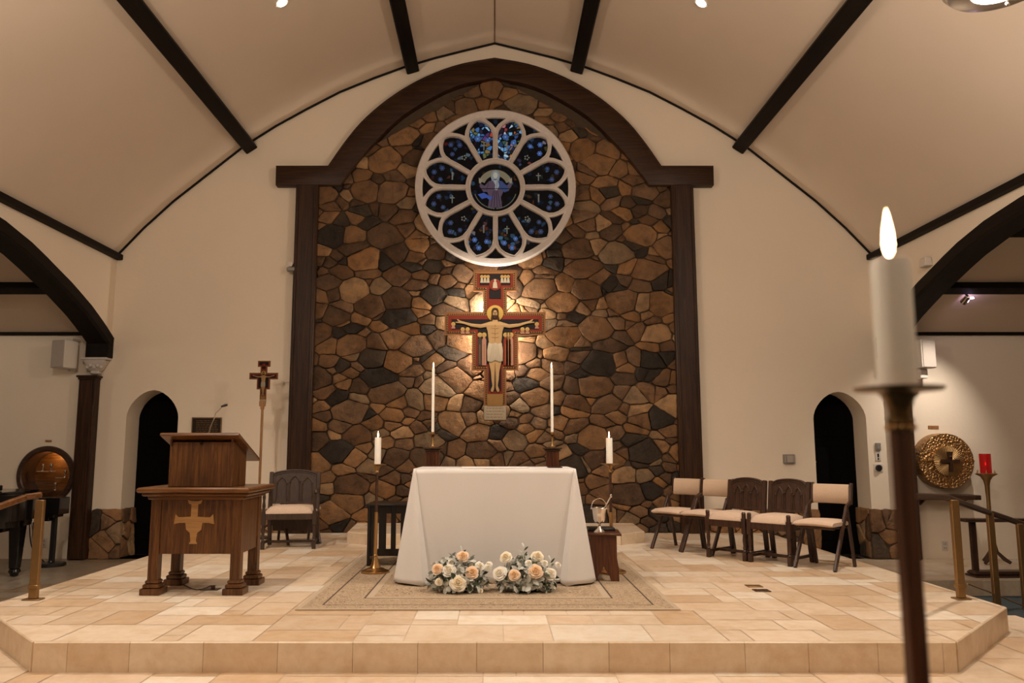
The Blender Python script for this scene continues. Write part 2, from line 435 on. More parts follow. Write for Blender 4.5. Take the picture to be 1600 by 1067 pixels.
def riser(name, a, b, z0, z1, seed, wid=0.42, dark=1.0, mat='tile'):
    """a run of upright travertine slabs from a to b (seen face on the right-hand side of a->b)"""
    rnd = random.Random(seed); a, b = Vector((a[0], a[1], 0)), Vector((b[0], b[1], 0)); d = b - a; L = d.length; d.normalize()
    n = Vector((d.y, -d.x, 0))
    mb = MB(); bm = mb.bm; lay = bm.loops.layers.float_color.new('tint')
    x = -rnd.random() * wid * 0.6
    while x < L:
        wv = wid * rnd.uniform(0.85, 1.15); s0, s1 = max(0, x) + 0.0012, min(L, x + wv) - 0.0012; x += wv
        if s1 - s0 < 0.01: continue
        n0 = len(bm.faces)
        c = [v * dark for v in lerp(rnd.choice(TILES[1:4]), (0.80, 0.67, 0.51), 0.5)]
        p, q = a + d * s0, a + d * s1
        f0, b0 = n * 0.016, n * 0.0
        vs = [p + b0, q + b0, q + f0, p + f0]
        mb.add([Vector((v.x, v.y, zz)) for zz in (z0, z1 - 0.006) for v in vs] + [Vector((v.x, v.y, z1)) for v in [p + b0, q + b0, q + f0 * 0.55, p + f0 * 0.55]],
               [(0, 1, 2, 3), (0, 1, 5, 4), (1, 2, 6, 5), (2, 3, 7, 6), (3, 0, 4, 7), (4, 5, 9, 8), (5, 6, 10, 9), (6, 7, 11, 10), (7, 4, 8, 11), (8, 9, 10, 11)])
        bm.faces.ensure_lookup_table(); paint(bm, bm.faces[n0:], c, lay)
    bmesh.ops.recalc_face_normals(bm, faces=bm.faces)
    me = D.meshes.new(name); bm.to_mesh(me); bm.free(); me.materials.append(M[mat])
    o = D.objects.new(name, me); COL.objects.link(o); o['kind'] = 'structure'; return o

PX, YF, CHX, CHY = 3.82, 5.09, 2.83, 6.16     # platform: half width, front edge, chamfer
PLAT = [(-CHX, YF), (CHX, YF), (PX, CHY), (PX, W), (-PX, W), (-PX, CHY)]
tile_floor('platform', PLAT, 0.0, 5)
for k, (a, b) in enumerate([((-CHX, YF), (CHX, YF)), ((CHX, YF), (PX, CHY)), ((PX, CHY), (PX, W)), ((-PX, CHY), (-CHX, YF)), ((-PX, W), (-PX, CHY))]):
    riser('platform_riser', a, b, ZT if k in (0, 1, 3) else ZN, 0.0, 20 + k, 0.41 if k == 0 else 0.36)
TREAD = [(-4.27, 2.2), (4.27, 2.2), (4.27, 6.75), (PX - .02, 6.95), (-PX + .02, 6.95), (-4.27, 6.75)]
tile_floor('step_tread', [(-4.27, 2.2), (4.27, 2.2), (4.27, 6.75), (-4.27, 6.75)], ZT, 11, 0.2)
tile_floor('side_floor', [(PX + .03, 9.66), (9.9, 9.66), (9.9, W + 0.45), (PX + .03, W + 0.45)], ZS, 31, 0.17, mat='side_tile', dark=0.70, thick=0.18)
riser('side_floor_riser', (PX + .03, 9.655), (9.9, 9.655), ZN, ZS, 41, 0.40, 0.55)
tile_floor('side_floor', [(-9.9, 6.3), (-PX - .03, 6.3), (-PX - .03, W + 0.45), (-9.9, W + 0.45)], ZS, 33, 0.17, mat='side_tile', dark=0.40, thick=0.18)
mb = MB(); mb.box((0, 2.0, ZN - 0.1), (20, 19.9, 0.2)); mb.build('floor', M['carpet'], kind='structure')
# raised dais behind the altar
DA = [(-1.55, 10.0), (1.55, 10.0), (1.88, 10.27), (1.93, W - .02), (-1.93, W - .02), (-1.84, 10.22)]
tile_floor('dais', DA, 0.135, 8, 0.16, thick=0.133)
for k, (a, b) in enumerate([((-1.55, 10.0), (1.55, 10.0)), ((1.55, 10.0), (1.88, 10.27)), ((1.88, 10.27), (1.93, W)), ((-1.93, W), (-1.84, 10.22)), ((-1.84, 10.22), (-1.55, 10.0))]):
    riser('dais_riser', a, b, 0.001, 0.135, 60 + k, 0.4, 0.95)

# ---------------------------------------------------------------- walls and ceiling
AR = [(-5.57, 4.0), (-5.20, 4.417), (-4.78, 4.83), (-4.27, 5.26), (-3.76, 5.69), (-3.30, 6.0), (-2.84, 6.27), (-2.35, 6.54), (-1.83, 6.765), (-1.38, 6.94), (-0.9, 7.09), (-0.45, 7.21), (0, 7.325)]
ARCH = AR + [(-a, b) for a, b in AR[-2::-1]]
def door_hole(xa, xb, zb, zsp, ztop):
    """shouldered arch opening"""
    xm = (xa + xb) / 2; w2 = (xb - xa) / 2
    pts = [(xa, zb), (xb, zb), (xb, zsp)]
    for i in range(1, 16):
        u = math.cos(PI * i / 16)
        pts.append((xm + w2 * u, zsp + (ztop - zsp) * (1 - abs(u) ** 1.75) ** 0.58))
    pts.append((xa, zsp)); return pts
DL = (-5.29, -4.545, ZS, 1.62, 2.01)
DR = (4.575, 5.33, ZS, 1.60, 1.985)
NIC = (-6.373, 0.795, 0.345)
holes = [door_hole(*DL), door_hole(*DR), arc(NIC[0], NIC[1], NIC[2], 0, 349, 32)]
mb = plate([(-9.95, ZN - .1), (9.95, ZN - .1), (9.95, 7.7), (-9.95, 7.7)], holes, W, W + 0.42)
mb.build('wall_front', M['wall'], kind='structure', smooth=20)
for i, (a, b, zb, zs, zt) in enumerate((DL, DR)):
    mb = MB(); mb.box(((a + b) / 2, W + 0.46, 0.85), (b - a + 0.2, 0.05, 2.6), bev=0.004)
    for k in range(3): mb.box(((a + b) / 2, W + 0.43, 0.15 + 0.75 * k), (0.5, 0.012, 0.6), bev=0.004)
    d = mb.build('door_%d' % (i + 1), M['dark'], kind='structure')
    mb = MB(); mb.lathe([(0.022, 0), (0.028, .01), (0.012, .02), (0.012, .045), (0.024, .055), (0.02, .075)], (a + 0.13 if i else b - .13, W + 0.425, 0.98), 14, 'Y')
    mb.build('door_handle', M['brass'], d)
# nave ceiling
mb = MB(); vs, fs = [], []
n = len(ARCH)
for y in (W, -7.0):
    vs += [(a, y, b) for a, b in ARCH]; vs += [(a * 1.02, y, b + 0.12) for a, b in ARCH]
for i in range(n - 1):
    fs += [(i, i + 1, 2 * n + i + 1, 2 * n + i), (n + i, n + i + 1, 3 * n + i + 1, 3 * n + i)]
mb.add(vs, fs); mb.build('ceiling', M['ceil'], kind='structure', smooth=12)
mb = MB(); mb.bar((0, W - .01, 7.32), (0, -7, 7.32), 0.012, 0.012); mb.build('trim_1', M['ic_line'], kind='structure')
# thin dark bead where the ceiling meets the front wall
mb = MB()
mb.tube([(a, W - 0.02, b - 0.012) for a, b in ARCH], 0.018, 6); mb.build('trim_2', M['beam'], kind='structure')

# side walls with the pointed arches of the transepts
BO = [(8.1, 3.80), (8.724, 3.73), (9.257, 3.62), (9.584, 3.525), (9.848, 3.44), (10.2, 3.33), (10.454, 3.235), (10.75, 3.12), (11.001, 3.0), (11.22, 2.89), (W, 2.76)]
Yap, ncv = 6.5, 0
BO = [(4.2, 3.66), (5.2, 3.80), (6.3, 3.87), (7.2, 3.85)] + BO
for sx in (-1, 1):
    xc = sx * XC
    mb = MB()
    poly = [(W, 4.0), (W, 2.76)] + BO[-2::-1] + [(3.6, 3.5), (3.0, 3.2), (2.8, 2.9), (2.8, ZN), (-7, ZN), (-7, 4.0)]
    mb.prism(poly, xc, xc + sx * 0.28, 'YZ'); mb.build('wall_left' if sx < 0 else 'wall_right', M['wall'], kind='structure')
    # curved brace: nave face and soffit
    mb = MB(); vs, fs = [], []
    full = [(2.78, 2.9), (3.0, 3.2), (3.6, 3.5)] + BO
    N = len(full)
    for i, (y, z) in enumerate(full):
        p, q = full[max(i - 1, 0)], full[min(i + 1, N - 1)]
        d = Vector((q[0] - p[0], q[1] - p[1])).normalized(); nn = Vector((-d.y, d.x))
        if nn.y > 0: nn = -nn
        o_, i_ = (y, z), (y + nn.x * 0.17, z + nn.y * 0.17)
        if i == N - 1: i_ = (W - 0.001, z - 0.17)
        m_ = (y + nn.x * 0.135, z + nn.y * 0.135)
        xa, xb = xc - sx * 0.035, xc + sx * 0.30
        vs += [(xa, *o_), (xa, *m_), (xa + sx * .03, *i_), (xb - sx * .03, *i_), (xb, *m_), (xb, *o_)]
    for i in range(N - 1):
        for k in range(6):
            j = (k + 1) % 6; fs.append((i * 6 + k, i * 6 + j, i * 6 + 6 + j, i * 6 + 6 + k))
    fs += [(0, 1, 2, 3, 4, 5), tuple((N - 1) * 6 + k for k in range(6))]
    mb.add(vs, fs)
    mb.box((xc + sx * 0.135, W - 0.07, 2.62), (0.33, 0.16, 0.32), bev=0.01)
    side = 'left' if sx < 0 else 'right'
    mb.build('arch_brace', M['beam'], cat='arch', label='dark curved timber arch springing from the %s corner of the nave' % side, group=None)
    # plaster capital
    zc = 2.46
    mb = MB()
    c0 = (xc + sx * 0.16, W - 0.085, 0)
    mb.box((c0[0], c0[1], 2.45), (0.37, 0.17, 0.035), bev=0.006)
    mb.box((c0[0], c0[1], 2.355), (0.17, 0.10, 0.16), taper=(1.85, 1.6), bev=0.01)
    mb.box((c0[0], c0[1], 2.255), (0.13, 0.09, 0.05), bev=0.012)
    for k in range(5): mb.sphere((c0[0] - 0.1 + 0.05 * k, c0[1] - 0.062, 2.33 + 0.02 * (k % 2)), 0.03, 8)
    mb.build('capital', M['white_paint'], cat='capital', label='pale carved plaster capital on the post at the %s corner' % side)
    # post under the capital
    t = thing('wooden_post', 'dark brown wooden post standing against the end wall in the %s corner' % side, 'post', (sx * 5.812, W, ZS))
    mb = MB(); mb.box((0, -0.075, 1.26), (0.24, 0.15, 2.52), bev=0.012); mb.box((0, -0.155, 1.26), (0.16, 0.02, 2.5), bev=0.008); mb.build('shaft', M['frame'], t)
    mb = MB(); mb.box((0, -0.09, 2.555), (0.30, 0.18, 0.03), bev=0.006); mb.box((0, -0.085, 2.525), (0.26, 0.17, 0.04), bev=0.01); mb.build('cap_moulding', M['frame_h'], t)
    # cornice
    mb = MB(); mb.box((xc - sx * 0.03, (W - 7) / 2, 3.965), (0.12, W + 7, 0.085), bev=0.008); mb.build('trim_3' if sx < 0 else 'trim_4', M['beam'], kind='structure')
    # transept ceiling rising towards the nave arch, its purlins and end walls
    mb = MB()
    z0, z1, yc = 2.83, 4.95, 6.5
    sl = (z1 - z0) / (W - yc)
    mb.prism([(W, z0), (yc, z1), (1.5, z0), (1.5, z0 + .1), (yc, z1 + .12), (W, z0 + .1)], xc + sx * 0.28, sx * 9.95, 'YZ')
    mb.build('ceiling', M['ceil'], kind='structure', smooth=10)
    mb = MB(); mb.box((sx * 7.9, W - 0.02, z0), (4.1, 0.05, 0.05), bev=0.004); mb.build('trim_5' if sx < 0 else 'trim_6', M['beam'], kind='structure')
    for k, yy in enumerate((10.3, 9.19)):
        zz = z0 + (W - yy) * sl
        ang = math.atan(sl)
        mb = MB(); mb.box((sx * 7.9, yy, zz - 0.045), (4.1, 0.16, 0.10), rot=(-ang, 0, 0), bev=0.006)
        mb.build('aisle_purlin', M['beam'], cat='beam', label='dark horizontal roof beam of the %s side aisle, %s' % (side, 'nearer the end wall' if k == 0 else 'higher and farther from the end wall'))
    mb = MB(); mb.box((sx * 10.0, 2.4, 2.5), (0.1, 18.5, 6.4)); mb.build('wall_%s' % side, M['wall'], kind='structure')
mb = MB(); mb.box((0, -7.05, 3.3), (20, 0.1, 8)); mb.build('wall_back', M['wall'], kind='structure')

# purlins of the nave, turned square to the slope
def arch_at(x):
    for (a, b), (c, d) in zip(ARCH, ARCH[1:]):
        if a <= x <= c: return b + (d - b) * (x - a) / (c - a), math.atan2(d - b, c - a)
    return 4, 0
for x, lab in ((-3.72, 'outer left'), (-1.28, 'inner left'), (1.28, 'inner right'), (3.72, 'outer right')):
    z, a = arch_at(x); nx, nz = math.sin(a), -math.cos(a)
    mb = MB(); mb.box((x + nx * 0.05, (W - 7.0) / 2, z + nz * 0.05), (0.195, W + 6.98, 0.19), rot=(0, -a, 0), bev=0.01)
    mb.build('ceiling_beam', M['beam'], cat='beam', label='long black %s roof beam running down the vaulted ceiling' % lab)

# ---------------------------------------------------------------- field stone wall
SCOL = [(0.175, 0.098, 0.050), (0.125, 0.069, 0.036), (0.235, 0.133, 0.066), (0.085, 0.050, 0.029), (0.045, 0.033, 0.024), (0.30, 0.19, 0.105), (0.155, 0.093, 0.054), (0.215, 0.115, 0.052), (0.032, 0.025, 0.020), (0.19, 0.13, 0.080)]
SW = [6, 5, 4, 5, 3.0, 2.0, 4, 4, 2.0, 2.2]
def stones(conv, seeds_n, seed, y, depth, rnd_top=False, hole=None, ax=1.3, gap=0.004, bright=1.0, mb=None, mapf=None):
    rnd = random.Random(seed)
    x0, x1 = min(p[0] for p in conv), max(p[0] for p in conv); z0, z1 = min(p[1] for p in conv), max(p[1] for p in conv)
    area = (x1 - x0) * (z1 - z0); r0 = math.sqrt(area / seeds_n / ax) * 0.80
    pts = []; tries = 0
    while len(pts) < seeds_n and tries < 60000:
        tries += 1
        p = (rnd.uniform(x0, x1), rnd.uniform(z0, z1)); rad = r0 * rnd.choice((0.55, 0.7, 0.85, 1.0, 1.25, 1.6))
        k = max(0.4, 0.78 - tries / 60000)
        if all(((p[0] - q[0]) / ax) ** 2 + (p[1] - q[1]) ** 2 > (k * (rad + q[2]) / 2) ** 2 for q in pts): pts.append((p[0], p[1], rad))
    mb = mb or MB(); bm = mb.bm; lay = bm.loops.layers.float_color.get('tint') or bm.loops.layers.float_color.new('tint')
    for i, p in enumerate(pts):
        poly = [(x0, z0), (x1, z0), (x1, z1), (x0, z1)]
        px, pz, pr = p[0] / ax, p[1], p[2]
        poly = [(a / ax, b) for a, b in poly]
        for j, q in enumerate(pts):
            if i == j: continue
            qx, qz = q[0] / ax, q[1]; dx, dz = qx - px, qz - pz
            if dx * dx + dz * dz > (r0 * 5) ** 2: continue
            c = (qx * qx + qz * qz - px * px - pz * pz - (q[2] ** 2 - pr ** 2) * 0.55) / 2
            poly = clip(poly, dx, dz, c)
            if len(poly) < 3: break
        if len(poly) < 3: continue
        poly = clip_poly([(a * ax, b) for a, b in poly], conv)
        if len(poly) < 3: continue
        n = len(poly); ar = sum(poly[k][0] * poly[(k + 1) % n][1] - poly[(k + 1) % n][0] * poly[k][1] for k in range(n)) / 2
        if abs(ar) < 0.006: continue
        if ar < 0: poly = poly[::-1]
        mx, mz = sum(a for a, b in poly) / n, sum(b for a, b in poly) / n
        if hole and (mx - hole[0]) ** 2 + (mz - hole[1]) ** 2 < hole[2] ** 2: continue
        # resample the outline, soften its corners, roughen
        out = []
        for k in range(n):
            a, b = Vector(poly[k]), Vector(poly[(k + 1) % n]); L = (b - a).length
            m_ = max(1, int(L / 0.055))
            for s in range(m_): out.append(a + (b - a) * (s / m_))
        out = [(out[k - 1] + out[k] * 7 + out[(k + 1) % len(out)]) / 9 for k in range(len(out))]
        out = [v + Vector((rnd.uniform(-1, 1), rnd.uniform(-1, 1))) * 0.006 for v in out]
        c = Vector((mx, mz)); h = depth * rnd.uniform(0.55, 1.0)
        tilt = Vector((rnd.uniform(-1, 1), rnd.uniform(-1, 1))) * 0.10
        rings = []
        for ins, hh in ((gap * 0.6, 0.0), (gap, 0.5), (gap + 0.005, 0.9), (gap + 0.018, 1.0)):
            rg = []
            for v in out:
                d = c - v; L = d.length; u = v + d * min(0.9, ins / max(L, 1e-3))
                yy = y - h * hh - (tilt.dot(u - c) + rnd.uniform(-.003, .003) if hh > 0.5 else 0)
                rg.append(Vector((u.x, yy, u.y)))
            rings.append(rg)
        m_ = len(out); n0 = len(bm.faces)
        vs = [v for rg in rings for v in rg]
        mid = []
        for v in rings[-1]:
            u = Vector((c.x, y - h * 1.03, c.y)).lerp(v, 0.5); u.y = y - h * 1.02 - tilt.dot(Vector((u.x, u.z)) - c) + rnd.uniform(-0.008, 0.005); mid.append(u)
        vs += mid; vs.append(Vector((c.x, y - h * 1.03 + rnd.uniform(-0.006, 0.006), c.y)))
        if mapf: vs = [mapf(v) for v in vs]
        fs = []
        for r in range(4):
            for k in range(m_):
                j = (k + 1) % m_; fs.append((r * m_ + k, r * m_ + j, (r + 1) * m_ + j, (r + 1) * m_ + k))
        ce = 5 * m_
        for k in range(m_): fs.append((4 * m_ + k, 4 * m_ + (k + 1) % m_, ce))
        mb.add(vs, fs)
        bb = bright * rnd.uniform(0.82, 1.18); col = [v * bb for v in rnd.choices(SCOL, SW)[0]]
        bm.faces.ensure_lookup_table(); paint(bm, bm.faces[n0:], col, lay)
    return mb
ROSE = (0.01, 4.99, 1.165)
INN = [(-2.62, 0.0), (2.62, 0.0), (2.75, 5.1), (2.36, 5.34), (2.2, 5.52), (1.9, 5.88), (1.5, 6.24), (1.07, 6.5), (0.56, 6.74), (0, 6.85), (-0.56, 6.74), (-1.07, 6.5), (-1.5, 6.24), (-1.9, 5.88), (-2.2, 5.52), (-2.36, 5.34), (-2.75, 5.1)]
INN[0], INN[1] = (-2.75, 0.0), (2.75, 0.0)
mb = stones(INN, 760, 7, W - 0.012, 0.058, hole=(ROSE[0], ROSE[1], 0.98), ax=1.45)
n0 = len(mb.bm.faces); mb.mi = 1; mb.prism(INN, W - 0.016, W + 0.005); mb.mi = 0
mb.build('wall_stone', [M['stone'], M['mortar']], kind='structure', smooth=50)
# stone wainscots: between the frame and the doorways, and round the piers
for k, (xa, xb, zb) in enumerate(((2.95, 4.585, 0.0), (5.29, 5.69, 0), (-4.53, -2.95, 0), (-5.69, -5.25, 0))):
    hi = [0.33, 0.33, 0.33, 0.33][k]
    mb = stones([(xa, ZS), (xb, ZS), (xb, hi), (xa, hi)], int((xb - xa) * 0.7 / 0.055) + 2, 90 + k, W - 0.005, 0.055, ax=1.05, bright=1.7)
    mb.mi = 1; mb.box(((xa + xb) / 2, W - 0.008, (ZS + hi) / 2 - .01), (xb - xa - .03, 0.02, hi - ZS - 0.03)); mb.mi = 0
    mb.build('wall_wainscot', [M['stone'], M['mortar']], kind='structure', smooth=50)
# stone return in the doorway reveals
for k, (x, s) in enumerate(((DR[1], 1), (DL[0], -1))):
    f = (lambda v, x=x, s=s: Vector((x - s * (W - v.y) + s * 0.0, W + 0.02 + (v.x), v.z)))
    mb = stones([(0.0, ZS), (0.38, ZS), (0.38, 0.33), (0.0, 0.33)], 6, 71 + k, W - 0.003, 0.05, ax=1.0, bright=1.5, mapf=f)
    mb.build('wall_wainscot', M['stone'], kind='structure', smooth=50)

# ---------------------------------------------------------------- dark timber frame round the stone
t = thing('timber_arch_frame', 'large dark brown arched wooden frame around the stone wall', 'frame', (0, W, 0))
OUT = [(-3.24, 5.325), (-2.47, 5.325), (-2.24, 5.69), (-1.975, 6.04), (-1.58, 6.395), (-1.12, 6.69), (-0.57, 6.92), (0, 7.02)]
INR = [(0, 6.70), (-0.57, 6.585), (-1.035, 6.335), (-1.44, 6.06), (-1.80, 5.665), (-2.06, 5.36), (-2.28, 5.025), (-3.235, 5.025)]
def smooth_line(pts, keep, it=2):
    for _ in range(it):
        o = [pts[0]]
        for a, b in zip(pts, pts[1:]):
            if a in keep and b in keep: o.append(b); continue
            q, r = (a[0] * .75 + b[0] * .25, a[1] * .75 + b[1] * .25), (a[0] * .25 + b[0] * .75, a[1] * .25 + b[1] * .75)
            if a in keep: o += [r] if a == o[-1] else [a, r]
            elif b in keep: o += [q, b]
            else: o += [q, r]
        if o[-1] != pts[-1]: o.append(pts[-1])
        pts = o
    return pts
so = smooth_line(OUT, {OUT[0], OUT[1], OUT[-1]}); si = smooth_line(INR, {INR[0], INR[-1], INR[-2]})
half = so + si
outline = so + [(-a, b) for a, b in so[-2::-1]] + [(-a, b) for a, b in si[::-1]][0:0]
ri = [(-a, b) for a, b in si[::-1]]
outline = so + [(-a, b) for a, b in so[-2::-1]] + ri[:-1] + si
mb = plate(outline, [], -0.15, -0.0, 0.012); mb.build('arch_beam', M['frame_h'], t, smooth=30)
for s, wd in ((0.03, 0),):
    mb = MB()
    ro = [(a * 0.992 if abs(a) > 3 else a, b - 0.035) for a, b in so[1:]]
    line = [(a, b) for a, b in ro] + [(-a, b) for a, b in ro[-2::-1]]
    mb.tube([(a, -0.152, b) for a, b in line], 0.007, 6); mb.build('moulding', M['frame_h'], t)
for s in (-1, 1):
    mb = MB(); mb.box((s * 2.765, -0.08, 2.515), (0.325, 0.16, 5.03), bev=0.012)
    mb.box((s * 2.64, -0.165, 2.5), (0.03, 0.02, 5.0), bev=0.006); mb.box((s * 2.89, -0.165, 2.5), (0.03, 0.02, 5.0), bev=0.006)
    mb.build('post', M['frame'], t)

# ---------------------------------------------------------------- rose window
def glass(name, seed, dark, bright, blue=0.5, scale=17):
    m = Mat(name); v = m.coord((1, 1, 1))
    mp = m.n('ShaderNodeVectorMath'); mp.operation = 'ADD'; m.l(v, mp.inputs[0]); mp.inputs[1].default_value = (seed * 3.1, 0, seed * 1.7)
    vo = m.n('ShaderNodeTexVoronoi'); vo.inputs['Scale'].default_value = scale; m.l(mp.outputs[0], vo.inputs['Vector'])
    ve = m.n('ShaderNodeTexVoronoi'); ve.feature = 'DISTANCE_TO_EDGE'; ve.inputs['Scale'].default_value = scale; m.l(mp.outputs[0], ve.inputs['Vector'])
    sp = m.n('ShaderNodeSeparateColor'); m.l(vo.outputs['Color'], sp.inputs[0])
    cr = m.ramp(sp.outputs[0], [(0.0, (0.02, 0.03, 0.10)), (0.25, (0.05, 0.17, 0.42)), (0.45, (0.16, 0.38, 0.62)), (0.58, (0.45, 0.55, 0.62)), (0.66, (0.34, 0.03, 0.03)), (0.76, (0.38, 0.16, 0.03)), (0.88, (0.03, 0.10, 0.05)), (1.0, (0.10, 0.03, 0.14))])
    e = m.ramp(ve.outputs['Distance'], [(0.05, (0, 0, 0)), (0.11, (1, 1, 1))])
    k = m.ramp(sp.outputs[1], [(dark, (0.02, 0.02, 0.02)), (min(1, dark + .35), (1, 1, 1))])
    c = m.mix(1.0, cr, e, 'MULTIPLY'); c = m.mix(1.0, c, k, 'MULTIPLY')
    m.base((0.006, 0.006, 0.008)); m.l(c, m.b.inputs['Emission Color']); m.b.inputs['Emission Strength'].default_value = bright  # emission stands in for dim twilight coming through the glass
    m.set(0.5, 0, 0.06); return m.m
t = thing('rose_window', 'round white twelve-petal rose window of dark blue stained glass high on the stone wall', 'stained glass window', (ROSE[0], W - 0.11, ROSE[1]))
R = 1.182
def petal(k, grow=0.0):
    a = math.radians(15 + 30 * k); pts = []
    def P(r, w_): return (r * math.cos(a) - w_ * math.sin(a), r * math.sin(a) + w_ * math.cos(a))
    side = [(0.437 - grow, 0.437 * math.sin(math.radians(15)) - 0.035 + grow), (0.62, 0.62 * 0.2588 - 0.036 + grow), (0.76, 0.76 * 0.2588 - 0.030 + grow), (0.86, 0.175 + grow), (0.93, 0.153 + grow), (0.985, 0.115 + grow), (1.03, 0.066 + grow * .9)]
    pts = [P(r, -w_) for r, w_ in side] + [P(1.06 + grow * 1.3, 0)] + [P(r, w_) for r, w_ in side[::-1]]
    return pts
def spandrel(k, g=0.0):
    a = math.radians(30 * k); pts = []
    def P(r, w_): return (r * math.cos(a) - w_ * math.sin(a), r * math.sin(a) + w_ * math.cos(a))
    rr = 1.075 + g
    top = [P(math.sqrt(rr * rr - w_ * w_), w_) for w_ in (0.155 + g, 0.07, 0, -0.07, -0.155 - g)]
    return [P(0.915 - 1.3 * g, 0), P(0.975 - .4 * g, -0.045 - g), P(1.025, -0.105 - g)] + top[::-1] + [P(1.025, 0.105 + g), P(0.975 - .4 * g, 0.045 + g)]
def circ(r, n=64): return [(r * math.cos(2 * PI * i / n), r * math.sin(2 * PI * i / n)) for i in range(n)]
hol = [petal(k) for k in range(12)] + [spandrel(k) for k in range(12)] + [circ(0.365)]
mb = plate(circ(R, 96), hol, -0.05, 0.035, 0.012); mb.build('tracery', M['white_paint'], t, smooth=40)
mb = MB()
vs, fs = [], []
for r, h in ((1.182, 0), (1.182, -0.075), (1.165, -0.085), (1.14, -0.07), (1.115, -0.06), (1.10, -0.05)):
    for i in range(96): vs.append((r * math.cos(2 * PI * i / 96), h, r * math.sin(2 * PI * i / 96)))
for j in range(5):
    for i in range(96): fs.append((j * 96 + i, j * 96 + (i + 1) % 96, j * 96 + 96 + (i + 1) % 96, j * 96 + 96 + i))
mb.add(vs, fs)
mb.build('outer_ring', M['white_paint'], t)
mb = MB()
for k in range(12):
    pp = petal(k, 0.014); mb.tube([(a, -0.060, b) for a, b in pp + [pp[0]]], 0.0105, 6, False)
for r in (0.385, 0.43): mb.tube([(a, -0.060, b) for a, b in circ(r) + [circ(r)[0]]], 0.011, 6, False)
mb.build('tracery_beading', M['white_paint'], t)
G = {0: glass('glass_bright', 1, 0.15, 0.65), 1: glass('glass_dim', 2, 0.78, 0.12), 2: glass('glass_mid', 3, 0.62, 0.20), 3: glass('glass_darkest', 5, 0.9, 0.08)}
lev = {2: 0, 3: 0, 1: 2, 4: 1, 0: 1, 5: 1, 6: 3, 11: 1, 7: 1, 10: 1, 8: 2, 9: 2}
M['roundel'] = emis('blue_roundel', (0.05, 0.14, 0.45), 0.35)  # roundels emit too, as if lit from behind
M['roundel_pale'] = emis('pale_blue_roundel', (0.2, 0.36, 0.62), 0.4)
M['roundel_dim'] = emis('dim_blue_roundel', (0.03, 0.07, 0.2), 0.2)
M['roundel_white'] = emis('pale_glass_mark', (0.40, 0.38, 0.30), 0.2)
for k in range(12):
    mb = MB(); pp = petal(k, 0.01); mb.prism(pp, 0.0, 0.012); pane = mb.build('glass_petal', G[lev[k]], t)
    a = math.radians(15 + 30 * k)
    mb = MB()
    rd = random.Random(k)
    spots = [(0.94, 0.0, 0.042), (0.84, -0.09, 0.042), (0.82, 0.085, 0.038)] if lev[k] != 0 else [(0.80, 0.06, 0.05), (0.74, -0.08, 0.045)]
    for r, w_, rr in spots:
        x, z = r * math.cos(a) - w_ * math.sin(a), r * math.sin(a) + w_ * math.cos(a)
        mb.mi = 0
        for q in range(6): mb.lathe([(rr * 0.36, 0), (rr * 0.36, 0.004)], (x + rr * .62 * math.cos(q * PI / 3), -0.004, z + rr * .62 * math.sin(q * PI / 3)), 8, 'Y')
        mb.mi = 1; mb.lathe([(rr * 0.30, 0), (rr * 0.30, 0.005)], (x, -0.004, z), 8, 'Y')
    # small pale emblem in the middle of the pane
    r = 0.66; x, z = r * math.cos(a), r * math.sin(a); mb.mi = 2
    if k % 3 == 0: mb.box((x, -0.004, z), (0.014, 0.004, 0.12)); mb.box((x, -0.0045, z + .02), (0.07, 0.004, 0.014))
    elif k % 3 == 1:
        for q in range(5): mb.lathe([(0.013, 0), (0.013, 0.004)], (x + .03 * math.cos(q * 1.257), -0.004, z + .03 * math.sin(q * 1.257)), 6, 'Y')
    else: mb.box((x, -0.004, z), (0.02, 0.004, 0.09), bev=0.0015); mb.lathe([(0.016, 0), (0.016, 0.004)], (x, -0.004, z + .06), 8, 'Y')
    strong = k in (2, 3, 8, 9, 1)
    mb.build('roundels', [M['roundel'] if strong else M['roundel_dim'], M['roundel_pale'] if strong else M['roundel'], M['roundel_white']], pane)
for k in range(12):
    mb = MB(); mb.prism(spandrel(k, 0.008), 0.0, 0.012); mb.build('glass_corner', G[1] if k == 3 else G[3], t)
# medallion with a robed figure
mb = MB(); mb.lathe([(0.37, 0), (0.37, 0.012)], (0, 0.012, 0), 48, 'Y'); med = mb.build('glass_medallion', glass('glass_medallion', 9, 0.7, 0.10, scale=20), t)
def shape(pts, name, mat, parent, y=-0.006, th=0.004):
    mb = MB(); mb.prism(pts, y, y + th); return mb.build(name, mat, parent, smooth=0)
E = lambda n, c, s: emis(n, c, s)  # medallion glass: backlight put into the emission colour
arch_ = arc(0, 0.02, 0.26, 20, 160, 14) + arc(0, 0.02, 0.17, 160, 20, 14)
shape(arch_, 'arch_glow', E('medal_arch', (0.34, 0.28, 0.17), 0.28), med, -0.004)
shape([(-0.03, 0.125), (-0.10, 0.10), (-0.16, 0.03), (-0.225, 0.075), (-0.235, 0.03), (-0.18, -0.06), (-0.12, -0.06), (-0.09, -0.14), (-0.11, -0.30), (0.10, -0.30), (0.08, -0.14), (0.12, -0.05), (0.19, -0.05), (0.24, 0.03), (0.225, 0.08), (0.16, 0.03), (0.10, 0.10), (0.03, 0.125)], 'robe', E('medal_robe', (0.16, 0.10, 0.17), 0.24), med, -0.009)
shape([(0.035, 0.12), (0.10, 0.10), (0.17, 0.03), (0.20, -0.03), (0.14, -0.07), (0.085, -0.03), (0.05, 0.02)], 'mantle', E('medal_mantle', (0.03, 0.07, 0.22), 0.35), med, -0.012)
